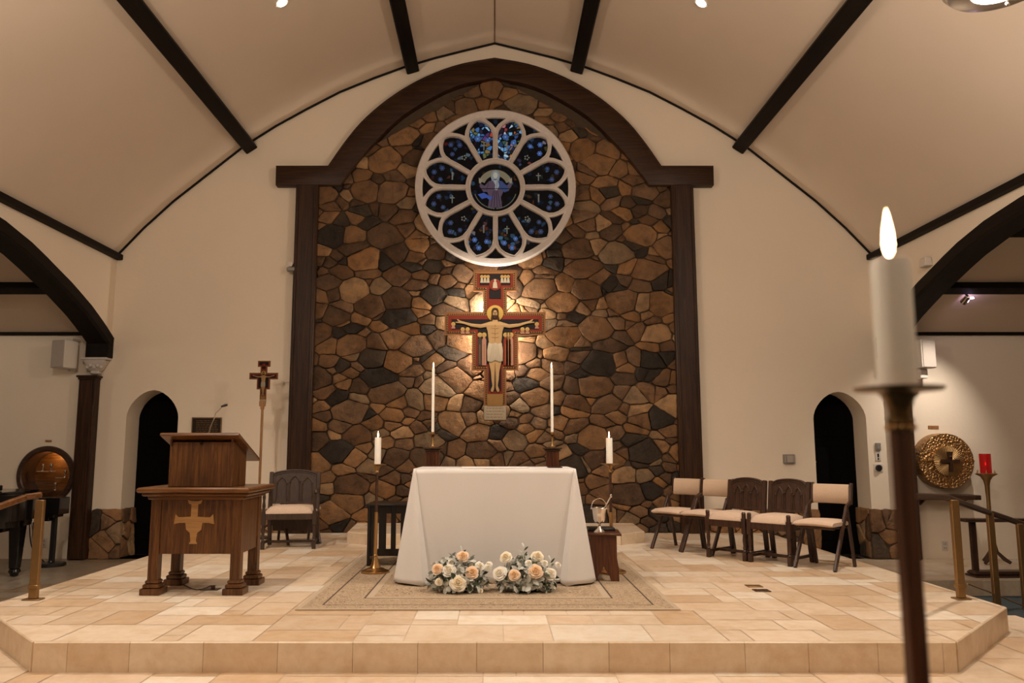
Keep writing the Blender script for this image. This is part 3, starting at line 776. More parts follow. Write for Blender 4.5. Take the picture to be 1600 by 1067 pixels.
shape([(-0.26, -0.10), (-0.17, -0.075), (-0.08, -0.13), (-0.03, -0.14), (-0.08, -0.19), (-0.13, -0.15), (-0.20, -0.17)], 'blue_drape', E('medal_blue', (0.03, 0.09, 0.42), 0.4), med, -0.012)
shape([(-0.035, 0.115), (0.035, 0.12), (0.055, 0.03), (0.02, -0.04), (-0.01, -0.02), (0.0, 0.04)], 'white_sash', E('medal_white', (0.42, 0.43, 0.44), 0.38), med, -0.015)
shape([(-0.05, 0.10), (-0.065, 0.16), (-0.06, 0.215), (-0.035, 0.255), (0, 0.268), (0.035, 0.255), (0.06, 0.215), (0.065, 0.16), (0.05, 0.10), (0.02, 0.13), (-0.02, 0.13)], 'hair', E('medal_hair', (0.26, 0.30, 0.32), 0.4), med, -0.013)
shape([(0.033 * math.cos(q * PI / 8), 0.19 + 0.046 * math.sin(q * PI / 8)) for q in range(16)], 'face', E('medal_face', (0.50, 0.46, 0.36), 0.45), med, -0.018)
mb = MB()
for q in (-0.05, -0.015, 0.02, 0.055): mb.bar((q * .6, -0.017, -0.05), (q * 1.3, -0.017, -0.295), 0.006, 0.004)
mb.bar((-0.10, -0.017, 0.09), (-0.13, -0.017, -0.04), 0.006, 0.004); mb.bar((0.03, -0.02, 0.11), (0.015, -0.02, -0.03), 0.005, 0.004)
mb.build('robe_folds', M['ic_black'], med, smooth=0)
mb = MB()
for q in range(22):
    a_ = math.radians(200 + q * 6.5) if q < 11 else math.radians(275 + (q - 11) * 6.5)
    mb.box((0.315 * math.cos(a_), -0.008, 0.315 * math.sin(a_)), (0.03, 0.004, 0.012), rot=(0, -a_ + PI / 2, 0))
mb.build('glass_rim', E('medal_rim', (0.28, 0.27, 0.2), 0.22), med, smooth=0)
for s in (-1, 1): shape([(s * 0.215, 0.07), (s * 0.20, 0.10), (s * 0.18, 0.135), (s * 0.205, 0.12), (s * 0.205, 0.17), (s * 0.22, 0.13), (s * 0.245, 0.16), (s * 0.245, 0.10), (s * 0.24, 0.07)], 'hand', E('medal_hand_%d' % s, (0.42, 0.33, 0.22), 0.32), med, -0.013)
mb = MB(); mb.box((0, -0.02, -0.015), (0.72, 0.006, 0.008)); mb.build('lead_bar', M['ic_black'], med)

# ---------------------------------------------------------------- painted crosses
CR = [(0.311, 3.719, 3.413), (0.17, 3.413, 3.108), (0.72, 3.108, 2.778), (0.33, 2.778, 2.273), (0.16, 2.273, 1.562)]
def cross_outline(inset, s=1.0, zc=2.64, bottom=1.562):
    R_, prev = [], None
    g = inset
    xs = [c[0] - g for c in CR]
    zt = [CR[0][1] - g, CR[1][1] + g, CR[2][1] - g, CR[3][1] + g, CR[4][1] + g]
    pts = []
    pts.append((xs[0], CR[0][1] - g)); pts.append((xs[0], CR[0][2] + g)); pts.append((xs[1], CR[0][2] + g)); pts.append((xs[1], CR[2][1] - g))
    pts.append((xs[2], CR[2][1] - g)); pts.append((xs[2], CR[2][2] + g)); pts.append((xs[3], CR[2][2] + g)); pts.append((xs[3], CR[3][2] + g))
    pts.append((xs[4], CR[3][2] + g)); pts.append((xs[4], bottom + g))
    full = pts + [(-a, b) for a, b in pts[::-1]]
    return [(a * s, (b - zc) * s) for a, b in full]
def painted_cross(t, s=1.0, detail=True):
    Z = lambda z: (z - 2.64) * s
    mb = MB(); mb.prism(cross_outline(0, s), -0.0 * s, -0.05 * s); mb.build('cross_board', M['ic_line'], t, smooth=0)
    mb = MB(); mb.prism(cross_outline(0.028, s, bottom=1.76), -0.05 * s, -0.058 * s); mb.build('gold_border', M['ic_gold'], t, smooth=0)
    # dark toothed edging along the border
    mb = MB(); ol = cross_outline(0.036, s, bottom=1.76)
    for (a, b) in zip(ol, ol[1:]):
        L = math.hypot(b[0] - a[0], b[1] - a[1]); n = max(1, int(L / (0.030 * s)))
        for i in range(n):
            u = (i + 0.5) / n; x, z = a[0] + (b[0] - a[0]) * u, a[1] + (b[1] - a[1]) * u
            mb.box((x, -0.061 * s, z), (0.014 * s, 0.006 * s, 0.014 * s), rot=(0, PI / 4, 0))
    e = mb.build('toothed_edging', M['ic_black'], t, smooth=0)
    mb = MB(); mb.prism(cross_outline(0.05, s, bottom=1.76), -0.056 * s, -0.062 * s); mb.build('red_panel', M['ic_red'], t, smooth=0)
    mb = MB()
    for x0, x1, z0, z1 in ((-0.22, 0.22, 3.50, 3.66), (-0.085, 0.085, 3.30, 3.44), (-0.62, 0.62, 2.86, 3.0), (-0.245, 0.245, 2.36, 2.86), (-0.085, 0.085, 1.98, 2.40)):
        mb.box((0.5 * (x0 + x1) * s, -0.065 * s, Z((z0 + z1) / 2)), ((x1 - x0) * s, 0.006 * s, (z1 - z0) * s))
    mb.build('black_field', M['ic_black'], t, smooth=0)
    mb = MB(); mb.box((0, -0.064 * s, Z(1.85)), (0.22 * s, 0.005 * s, 0.17 * s)); mb.build('gold_foot_panel', M['ic_gold'], t, smooth=0)
    mb = MB(); mb.box((0, -0.056 * s, Z(1.67)), (0.31 * s, 0.014 * s, 0.20 * s), bev=0.003 * s); rnd = random.Random(3); mb.mi = 1
    for j in range(4):
        x = -0.12
        while x < 0.11:
            L = rnd.uniform(0.015, 0.05); mb.box(((x + L / 2) * s, -0.0635 * s, Z(1.735 - j * 0.042)), (L * s, 0.002 * s, 0.006 * s)); x += L + 0.012
    mb.build('foot_plate', [M['ic_white'], M['ic_line']], t, smooth=0)
    # top roundel
    mb = MB(); mb.lathe([(0.085 * s, 0), (0.085 * s, 0.008 * s), (0.075 * s, .011 * s)], (0, -0.066 * s, Z(3.50)), 28, 'Y'); ro = mb.build('top_roundel', M['ic_red'], t)
    if detail:
        mb = MB(); mb.prism([(a * s, Z(b)) for a, b in ((-0.035, 3.45), (0.035, 3.45), (0.025, 3.53), (0.01, 3.55), (-0.01, 3.55), (-0.025, 3.53))], -0.079 * s, -0.076 * s); mb.lathe([(0.017, 0), (0.017, 0.004)], (0, -0.078, Z(3.565)), 10, 'Y'); mb.build('small_figure', M['ic_white'], ro, smooth=0)
        for x in (-0.19, -0.145, -0.1, 0.1, 0.145, 0.19):
            mb = MB(); zz = Z(3.60)
            mb.mi = 0; mb.lathe([(0.024, 0), (0.024, 0.003)], (x, -0.069, zz + .02), 12, 'Y')
            mb.mi = 1; mb.lathe([(0.014, 0), (0.014, 0.005)], (x, -0.069, zz + .018), 10, 'Y')
            mb.mi = 2; mb.prism([(x - .022, zz - .07), (x + .022, zz - .07), (x + .014, zz), (x - .014, zz)], -0.072, -0.069)
            mb.build('angel', [M['ic_halo'], M['ic_skin'], M['ic_white']], t, smooth=0)
    # the outstretched figure: one flat-carved body
    body = [(0.0, 2.985), (0.03, 2.98), (0.035, 2.955), (0.10, 2.925), (0.20, 2.90), (0.34, 2.915), (0.44, 2.94), (0.50, 2.945), (0.56, 2.93), (0.575, 2.945), (0.53, 2.965), (0.56, 2.975), (0.515, 2.98), (0.44, 2.972), (0.34, 2.955),
            (0.2, 2.945), (0.12, 2.965)]
    right = [(0.036, 3.0), (0.04, 2.975), (0.10, 2.955), (0.20, 2.925), (0.33, 2.935), (0.44, 2.962), (0.49, 2.975), (0.535, 3.0), (0.545, 2.99), (0.52, 2.965), (0.565, 2.96), (0.56, 2.945), (0.50, 2.94), (0.44, 2.928), (0.34, 2.892), (0.21, 2.872), (0.125, 2.885),
             (0.105, 2.82), (0.095, 2.72), (0.085, 2.62), (0.09, 2.54), (0.10, 2.44), (0.085, 2.36), (0.06, 2.25), (0.052, 2.14), (0.038, 2.05), (0.062, 1.99), (0.058, 1.965), (0.03, 1.96), (0.012, 2.0), (0.008, 2.2), (0.0, 2.36)]
    bo = right + [(-a, b) for a, b in right[-2::-1]]
    mb = plate([(a * s, Z(b)) for a, b in bo], [], -0.085 * s, -0.060 * s, 0.006 * s); mb.mi = 1
    if detail:
        for q in (2.87, 2.80, 2.74): mb.tube([(-0.05, -0.0865, Z(q)), (0, -0.0865, Z(q - 0.012)), (0.05, -0.0865, Z(q))], 0.0022, 4)
        mb.tube([(0, -0.0865, Z(2.92)), (0, -0.0865, Z(2.68))], 0.0022, 4); mb.tube([(0.0, -0.0865, Z(2.36)), (0, -0.0865, Z(2.02))], 0.003, 4)
    bd = mb.build('figure_body', [M['ic_skin'], M['ic_line']], t, smooth=40)
    mb = MB(); mb.lathe([(0.118 * s, 0), (0.118 * s, 0.006 * s), (0.11 * s, .009 * s)], (0, -0.066 * s, Z(3.085)), 32, 'Y'); mb.build('halo', M['ic_halo'], t)
    mb = MB(); mb.prism([(a * s, Z(b)) for a, b in ((0, 3.165), (0.035, 3.155), (0.052, 3.12), (0.05, 3.05), (0.065, 2.99), (0.05, 2.955), (0.03, 2.99), (-0.03, 2.99), (-0.05, 2.96), (-0.062, 3.0), (-0.05, 3.06), (-0.052, 3.12), (-0.035, 3.155))], -0.086 * s, -0.074 * s); mb.build('hair', M['ic_hair'], bd, smooth=0)
    mb = MB(); mb.sphere((0, -0.085 * s, Z(3.075)), 0.04 * s, 14, (0.85, 0.35, 1.35)); mb.build('head', M['ic_skin'], bd)
    mb = MB(); mb.prism([(a * s, Z(b)) for a, b in ((-0.03, 3.055), (0.03, 3.055), (0.024, 3.02), (0, 2.995), (-0.024, 3.02))], -0.099 * s, -0.09 * s)
    for q in (-1, 1): mb.box((q * 0.014 * s, -0.099 * s, Z(3.09)), (0.013 * s, 0.004 * s, 0.005 * s)); mb.box((q * 0.014 * s, -0.0985 * s, Z(3.102)), (0.018 * s, 0.004 * s, 0.003 * s))
    mb.box((0, -0.1 * s, Z(3.075)), (0.006 * s, 0.006 * s, 0.03 * s)); mb.build('beard_and_eyes', M['ic_hair'], bd, smooth=0)
    cl = [(-0.095, 2.66), (-0.05, 2.645), (0, 2.655), (0.05, 2.645), (0.095, 2.66), (0.112, 2.55), (0.108, 2.40), (0.06, 2.385), (0.0, 2.41), (-0.06, 2.38), (-0.108, 2.40), (-0.112, 2.55)]
    mb = plate([(a * s, Z(b)) for a, b in cl], [], -0.094 * s, -0.080 * s, 0.004 * s)
    for q in (-0.06, -0.03, 0.0, 0.03, 0.06): mb.tube([(q * 0.6 * s, -0.094 * s, Z(2.645)), (q * 1.2 * s, -0.096 * s, Z(2.41))], 0.004 * s, 5)
    mb.build('loincloth', M['ic_white'], bd, smooth=40)
    if detail:
        # bystanders beside the legs, half-length figures on the arms
        cols = ['ic_black', 'ic_rose', 'ic_dkred', 'ic_white', 'ic_red']
        for x, c in ((-0.215, 'plaque'), (-0.155, 'ic_rose'), (0.15, 'ic_red'), (0.19, 'ic_line'), (0.228, 'ic_rose')):
            mb = MB()
            mb.mi = 0; mb.prism([(x - .032, Z(2.34)), (x + .032, Z(2.34)), (x + .03, Z(2.70)), (x + .014, Z(2.74)), (x - .014, Z(2.74)), (x - .03, Z(2.70))], -0.074, -0.067)
            mb.mi = 1; mb.lathe([(0.034, 0), (0.034, 0.003)], (x, -0.067, Z(2.775)), 16, 'Y')
            mb.mi = 2; mb.lathe([(0.019, 0), (0.019, 0.006)], (x, -0.068, Z(2.77)), 12, 'Y')
            mb.mi = 3; mb.box((x, -0.0745, Z(2.5)), (0.008, 0.002, 0.28))
            mb.build('bystander', [M[c], M['ic_halo'], M['ic_skin'], M['ic_line']], t, smooth=0)
        for x, zz in ((-0.46, 2.825), (-0.39, 2.825), (0.39, 2.825), (0.46, 2.825), (-0.595, 2.90), (0.595, 2.90)):
            mb = MB()
            mb.mi = 0; mb.lathe([(0.03, 0), (0.03, 0.003)], (x, -0.069, Z(zz + .03)), 14, 'Y')
            mb.mi = 1; mb.lathe([(0.016, 0), (0.016, 0.006)], (x, -0.069, Z(zz + .028)), 10, 'Y')
            mb.mi = 2; mb.prism([(x - .03, Z(zz - .035)), (x + .03, Z(zz - .035)), (x + .016, Z(zz + .01)), (x - .016, Z(zz + .01))], -0.074, -0.069)
            mb.build('angel', [M['ic_halo'], M['ic_skin'], M['ic_rose']], t, smooth=0)
t = thing('painted_crucifix', 'tall painted wooden crucifix with red and gold panels hung on the stone wall', 'crucifix', (0.005, W - 0.20, 2.64))
painted_cross(t)
mb = MB(); mb.box((0, 0.07, 0.0), (0.06, 0.13, 0.9)); mb.build('wall_bracket', M['black'], t)
# processional cross on a pole
pc = at_depth(412, 597, 10.7)
t = thing('processional_cross', 'small painted crucifix on a pale wooden pole behind the lectern', 'processional cross', (pc.x, pc.y, pc.z))
painted_cross(t, 0.268, False)
mb = MB(); mb.box((-0.003, -0.006, -0.29), (0.085, 0.03, 0.07), bev=0.004); mb.box((-0.003, -0.006, -0.34), (0.05, 0.028, 0.05), bev=0.004); mb.build('socket', M['pole_wood'], t)
mb = MB(); mb.tube([(-0.003, 0, -0.34), (-0.003, 0, -pc.z + .05)], 0.017, 12); mb.build('pole', M['pole_wood'], t)
mb = MB(); mb.lathe([(0.15, 0), (0.15, 0.02), (0.12, 0.03), (0.04, 0.045), (0.03, 0.16), (0.022, .17)], (-0.003, 0, -pc.z), 24); mb.build('base', M['walnut'], t)

# ---------------------------------------------------------------- candles
def flame(parent, z, s=1.0, x=0, y=0):
    mb = MB(); mb.lathe([(0.0005, 0), (0.0052 * s, .008 * s), (0.0066 * s, .018 * s), (0.0056 * s, .034 * s), (0.003 * s, .050 * s), (0.0004, .062 * s)], (x, y, z + 0.005 * s), 12)
    f = mb.build('flame', M['flame'], parent)
    mb = MB(); mb.tube([(x, y, z - 0.004), (x + .0015 * s, y, z + 0.012 * s)], 0.0012 * s, 6); mb.build('wick', M['ic_black'], parent)
def candle(name_label, loc, r, h, group=None, fs=1.0, light=2.0):
    t = thing('candle', name_label, 'candle', loc, 0, group)
    mb = MB(); mb.lathe([(r, 0), (r, h - r * .25), (r * .93, h), (r * .75, h - r * 0.05), (0.0, h - r * 0.22)], n=24); mb.build('wax_body', M['wax'], t)
    flame(t, h - r * 0.15, fs)
    lamp('candle_light', 'POINT', (loc[0], loc[1], loc[2] + h + 0.04), light, (1, 0.6, 0.3), 0.012)
    return t
# free-standing floor candle stands left and right of the altar
def floor_stand(label, loc, zdish):
    t = thing('candle_stand', label, 'candle stand', loc, 0)
    mb = MB(); mb.lathe([(0.0, 0), (0.135, 0), (0.135, 0.012), (0.118, 0.022), (0.10, 0.024), (0.085, 0.035), (0.055, 0.045), (0.04, 0.075), (0.030, 0.11), (0.020, 0.145), (0.024, 0.155), (0.018, 0.17)], n=36); mb.build('base', M['brass'], t)
    mb = MB(); mb.lathe([(0.017, 0.16), (0.017, 0.56)], n=20); mb.build('lower_sleeve', M['brass'], t)
    mb = MB(); mb.lathe([(0.014, 0.56), (0.014, zdish - 0.08)], n=16); mb.build('pole', M['bronze_dark'], t)
    mb = MB(); mb.lathe([(0.015, zdish - .085), (0.022, zdish - 0.075), (0.016, zdish - 0.06), (0.024, zdish - 0.04), (0.036, zdish - 0.018), (0.05, zdish - .012), (0.088, zdish - 0.006), (0.092, zdish), (0.05, zdish - .002), (0.0, zdish - 0.002)], n=32); mb.build('dish', M['brass_dull'], t)
    return t
sl = at_floor(586, 896); zd = at_depth(588, 725, sl.y).z
floor_stand('tall candle stand with a shiny brass foot left of the altar', (sl.x, sl.y, 0.012), zd - 0.012)
candle('short thick lit candle on the floor stand left of the altar', (sl.x + 0.004, sl.y, zd), 0.031, 0.255, 'short candles beside the altar')
yr = 7.75; zr = at_depth(952, 724, yr).z; xr = at_depth(954, 780, yr).x
floor_stand('tall dark candle stand right of the altar, behind the wooden stool', (xr, yr, 0.012), zr - 0.012)
candle('short thick lit candle on the floor stand right of the altar', (xr - .003, yr, zr), 0.031, 0.245, 'short candles beside the altar')
# tall tapers on fluted pedestals behind the altar
for px, nm, dz in ((676, 'left', 0), (863, 'right', 0)):
    yy = 8.75
    top = at_depth(px, 699, yy); dish = at_depth(px, 679, yy).z; ct = at_depth(px, 575, yy).z
    t = thing('pedestal', 'fluted wooden pedestal behind the altar, %s one' % nm, 'pedestal', (top.x, yy, 0.0))
    H = top.z
    mb = MB(); mb.box((0, 0, H / 2), (0.135, 0.135, H - 0.04), bev=0.006)
    for k in range(-2, 3): mb.box((k * 0.026, -0.07, H / 2), (0.013, 0.012, H - 0.1), bev=0.004)
    mb.build('column', M['stool'], t)
    mb = MB(); mb.box((0, 0, H - 0.01), (0.20, 0.20, 0.02), bev=0.005); mb.box((0, 0, H - 0.03), (0.165, 0.165, 0.025), bev=0.008); mb.build('top', M['walnut_h'], t)
    mb = MB(); mb.box((0, 0, 0.03), (0.24, 0.24, 0.05), bev=0.008); mb.build('foot', M['walnut_h'], t)
    t = thing('candlestick', 'dark brass candlestick standing on the %s pedestal behind the altar' % nm, 'candlestick', (top.x, yy, H))
    h = dish - H
    mb = MB(); mb.lathe([(0.045, 0), (0.045, 0.008), (0.02, 0.016), (0.013, 0.03), (0.013, h - 0.03), (0.022, h - 0.02), (0.014, h - 0.012), (0.055, h - .004), (0.062, h + 0.004), (0.03, h), (0.022, h), (0.022, h + 0.025), (0.018, h + .03)], n=24); mb.build('stem', M['brass_dull'], t)
    candle('very tall thin lit candle on the %s candlestick behind the altar' % nm, (top.x, yy, dish + 0.028), 0.0155, ct - dish - 0.028, 'tall tapers behind the altar')
# foreground stand and candle, close to the lens
fx, fy = 0.542, 1.065
dish = at_depth(1404, 607, fy).z; ctop = at_depth(1390, 408, fy).z
t = thing('candle_stand', 'tall brass-topped candle stand with brown pole in the right foreground', 'candle stand', (fx, fy, ZN), 0.2)
zd = dish - ZN
mb = MB(); mb.lathe([(0.011, zd - 0.050), (0.0165, zd - 0.046), (0.0165, zd - 0.040), (0.0135, zd - .037), (0.0145, zd - 0.028), (0.019, zd - 0.014), (0.026, zd - .006), (0.054, zd - 0.003), (0.057, zd + 0.0015), (0.045, zd + .001), (0.0, zd)], n=40); mb.build('dish', M['antique'], t)
mb = MB()
for k in range(12): mb.sphere((0.0155 * math.cos(k * PI / 6), 0.0155 * math.sin(k * PI / 6), zd - 0.052), 0.0045, 8)
mb.build('beaded_collar', M['brass'], t)
mb = MB(); mb.box((0, 0, (zd - 0.05) / 2 + .03), (0.028, 0.028, zd - 0.11), taper=(0.86, 0.86), bev=0.005); mb.build('pole', M['stool'], t)
mb = MB(); mb.lathe([(0.0, 0), (0.14, 0), (0.14, 0.012), (0.10, 0.03), (0.05, 0.05), (0.025, 0.09)], n=30); mb.build('base', M['brass'], t)
candle('large lit candle close to the camera at right, out of focus', (fx, fy, dish + 0.001), 0.0253, ctop - dish, None, 1.15, 0.6)

# ---------------------------------------------------------------- altar
YA = 7.05
t = thing('altar_table', 'altar table hidden under the floor-length white cloth', 'altar', (0, 7.55, 0.012))
mb = MB(); mb.box((0, 0, 0.955), (1.38, 0.84, 0.04), bev=0.006); mb.build('tabletop', M['oak_h'], t)
for sx in (-1, 1):
    for sy in (-1, 1):
        mb = MB(); mb.box((sx * 0.6, sy * 0.34, 0.467), (0.09, 0.09, 0.933), bev=0.006); mb.build('leg', M['oak'], t)
def cloth():
    NU, NV = 15, 22
    prof_t = []
    mb = MB(); vs, fs = [], []
    zt, zb = 0.998, 0.022
    def ring(v):
        z = zt + (zb - zt) * v; e = v
        hw, yf, yb = 0.712, 7.10, 8.0
        P = []
        # counter-clockwise from the middle of the front, right side
        for k in range(9): P.append((k / 8 * (hw - 0.012 - 0.135 * e), yf + 0.015 - 0.0 * e + 0.012 * e * math.sin(k * 1.3)))
        P.append((hw - 0.008 - 0.125 * e, yf - 0.07 * e))
        P.append((hw - 0.004 - 0.095 * e, yf - 0.125 * e))
        P.append((hw - 0.002 - 0.02 * e, yf - 0.115 * e))
        P.append((hw + 0.002 + 0.06 * e, yf - 0.075 * e + .002))
        P.append((hw + 0.004 + 0.125 * e, yf - 0.02 * e + .005))
        P.append((hw + 0.006 + 0.17 * e, yf + 0.05 * e + .010))
        P.append((hw + 0.006 + 0.165 * e, yf + 0.14 * e + .014))
        P.append((hw + 0.006 + 0.12 * e, yf + 0.22 * e + .02))
        for k in range(1, 7): P.append((hw + 0.006 + (0.08 + 0.02 * math.sin(k * 2.1)) * e, yf + 0.22 + (yb - yf - 0.44) * k / 6))
        P.append((hw + 0.006 + 0.15 * e, yb - 0.05)); P.append((hw + 0.1 * e, yb + 0.08 * e))
        for k in range(5): P.append(((hw - 0.02) * (1 - k / 4), yb + 0.02 * e))
        full = [(-a, b) for a, b in P[::-1]] + P[1:-1]
        out = []
        for i, (a, b) in enumerate(full):
            zz = z
            if v > 0.97: zz += 0.010 * math.sin(i * 1.9) + (0.012 if abs(a) > 0.8 else 0)
            out.append((a, b, zz))
        return out
    rings = [ring(max(0, i / NV)) for i in range(NV + 1)]
    n = len(rings[0])
    for r in rings: vs += r
    for i in range(NV):
        for k in range(n): fs.append((i * n + k, i * n + (k + 1) % n, (i + 1) * n + (k + 1) % n, (i + 1) * n + k))
    mb.add(vs, fs)
    mb.add([(a, b, 0.9985) for a, b, c in rings[0]], [tuple(range(n))])
    o = mb.build('altar_cloth', M['cloth'], smooth=60, cat='tablecloth', label='plain white floor-length cloth draped over the altar')
    m = o.modifiers.new('thickness', 'SOLIDIFY'); m.thickness = 0.003
    return o
cloth()
mb = MB(); mb.box((0.56, 7.5, 1.004), (0.13, 0.2, 0.008), bev=0.002); mb.build('altar_book', M['ic_hair'], cat='book', label='thin dark folder lying flat on the right end of the altar')
mb = MB(); mb.box((0.0, 7.5, 1.0015), (0.62, 0.5, 0.003)); mb.build('corporal', M['cloth'], cat='cloth', label='small folded white linen in the middle of the altar top')
# rug
def rug_material(name, a, b, c, scale):
    m = Mat(name); v = m.coord((1, 1, 1)); n1 = m.noise(v, scale, 4, 0.6, 3.0)
    vo = m.n('ShaderNodeTexVoronoi'); vo.inputs['Scale'].default_value = scale * 0.9; m.l(v, vo.inputs['Vector'])
    col = m.ramp(n1, [(0.36, c), (0.44, a), (0.50, b), (0.54, c), (0.58, a), (0.66, b), (0.72, c)])
    col = m.mix(m.ramp(vo.outputs['Distance'], [(0.1, (0.5, .5, .5)), (0.3, (0, 0, 0))]), col, (a[0] * .72, a[1] * .66, a[2] * .6))
    m.base(col); m.set(0.95, 0, 0.1); m.bump(m.noise(v, 180, 2), 0.3, 0.003); return m.m
M['rug_field'] = rug_material('rug_field', (0.40, 0.30, 0.195), (0.52, 0.41, 0.29), (0.16, 0.10, 0.06), 8)
M['rug_band'] = rug_material('rug_border', (0.50, 0.39, 0.27), (0.38, 0.28, 0.18), (0.19, 0.125, 0.078), 11)
M['rug_edge'] = plain('rug_edge', (0.43, 0.335, 0.235), 0.95, 0, 0.12, 80)
M['rug_line'] = plain('rug_line', (0.085, 0.052, 0.034), 0.95)
mb = MB(); x0, x1, y0, y1 = -1.46, 1.36, 6.015, 9.25
bands = [(0, 'edge', 0), (0.035, 'band', 1), (0.16, 'line', 3), (0.175, 'band', 1), (0.43, 'line', 3), (0.445, 'edge', 0), (0.50, 'band', 1), (0.60, 'field', 2)]
prev = None
for i, (ins, nm, mi) in enumerate(bands):
    a = [(x0 + ins, y0 + ins), (x1 - ins, y0 + ins), (x1 - ins, y1 - ins), (x0 + ins, y1 - ins)]
    mb.mi = mi
    if i + 1 < len(bands):
        j = bands[i + 1][0]; b = [(x0 + j, y0 + j), (x1 - j, y0 + j), (x1 - j, y1 - j), (x0 + j, y1 - j)]
        mb.add([(*p, 0.011) for p in a] + [(*p, 0.011) for p in b], [(k, (k + 1) % 4, 4 + (k + 1) % 4, 4 + k) for k in range(4)])
    else: mb.add([(*p, 0.011) for p in a], [(0, 1, 2, 3)])
mb.mi = 0; a = [(x0, y0), (x1, y0), (x1, y1), (x0, y1)]
mb.add([(*p, 0.011) for p in a] + [(*p, 0.001) for p in a], [(k, (k + 1) % 4, 4 + (k + 1) % 4, 4 + k) for k in range(4)])
mb.build('rug', [M['rug_edge'], M['rug_band'], M['rug_field'], M['rug_line']], smooth=0, cat='rug', label='large beige and brown patterned rug lying under the altar')

# ---------------------------------------------------------------- flower arrangements
def leaf_blade(mb, base, direction, out, L, wd, rnd):
    """a broad curved leaf whose face looks along out"""
    d = Vector(direction).normalized(); o = (Vector(out) + Vector((rnd.uniform(-.5, .5), rnd.uniform(-.4, .4), rnd.uniform(-.3, .6)))).normalized()
    s = d.cross(o); s = s.normalized() if s.length > 0.05 else Vector((1, 0, 0)); n = s.cross(d)
    P = Vector(base); vs = []; curl = rnd.uniform(-0.1, 0.5)
    for t_, w_ in ((0, 0.12), (0.2, 0.7), (0.45, 1.0), (0.72, 0.85), (0.9, 0.45), (1.0, 0.06)):
        c = P + d * L * t_ - n * L * curl * t_ * t_
        vs += [c - s * wd / 2 * w_ + n * wd * 0.14 * w_, c, c + s * wd / 2 * w_ + n * wd * 0.14 * w_]
    mb.add(vs, [(i * 3 + k, i * 3 + k + 1, i * 3 + 4 + k, i * 3 + 3 + k) for i in range(5) for k in range(2)])
def rose_bm(r, rnd):
    mb = MB(); mb.mi = 1
    mb.lathe([(0.03 * r, -0.3 * r), (0.2 * r, 0.1 * r), (0.17 * r, 0.45 * r), (0.10 * r, 0.58 * r), (0.05 * r, 0.5 * r)], n=8)
    for li, (r0, r1, h, n) in enumerate(((0.12, 0.26, 0.62, 3), (0.16, 0.42, 0.58, 4), (0.2, 0.60, 0.48, 5), (0.22, 0.80, 0.30, 5), (0.25, 1.0, 0.06, 6))):
        a0 = rnd.random() * 6; mb.mi = 1 if li < 3 else 0
        for k in range(n):
            a = a0 + 2 * PI * k / n; wd = 2 * PI / n * 1.25; NA = 6; vs = []
            for j in range(5):
                v = j / 4
                for i in range(NA):
                    q = i / (NA - 1) - 0.5
                    rad = r * (r0 + (r1 - r0) * (v ** 0.8)) * (1 + 0.16 * max(0, v - .7) / .3) * (1 - 0.10 * abs(q) * 2 * v) * (1.04 if k % 2 else 0.97)
                    z = r * (-0.4 + (h + 0.4) * math.sin(min(1, v * 1.12) * PI / 2)) - (0.05 * r if j == 4 else 0) - abs(q) * 2 * 0.12 * r * v
                    vs.append((rad * math.cos(a + q * wd), rad * math.sin(a + q * wd), z))
            mb.add(vs, [(j * NA + i, j * NA + i + 1, (j + 1) * NA + i + 1, (j + 1) * NA + i) for j in range(4) for i in range(NA - 1)])
    return mb
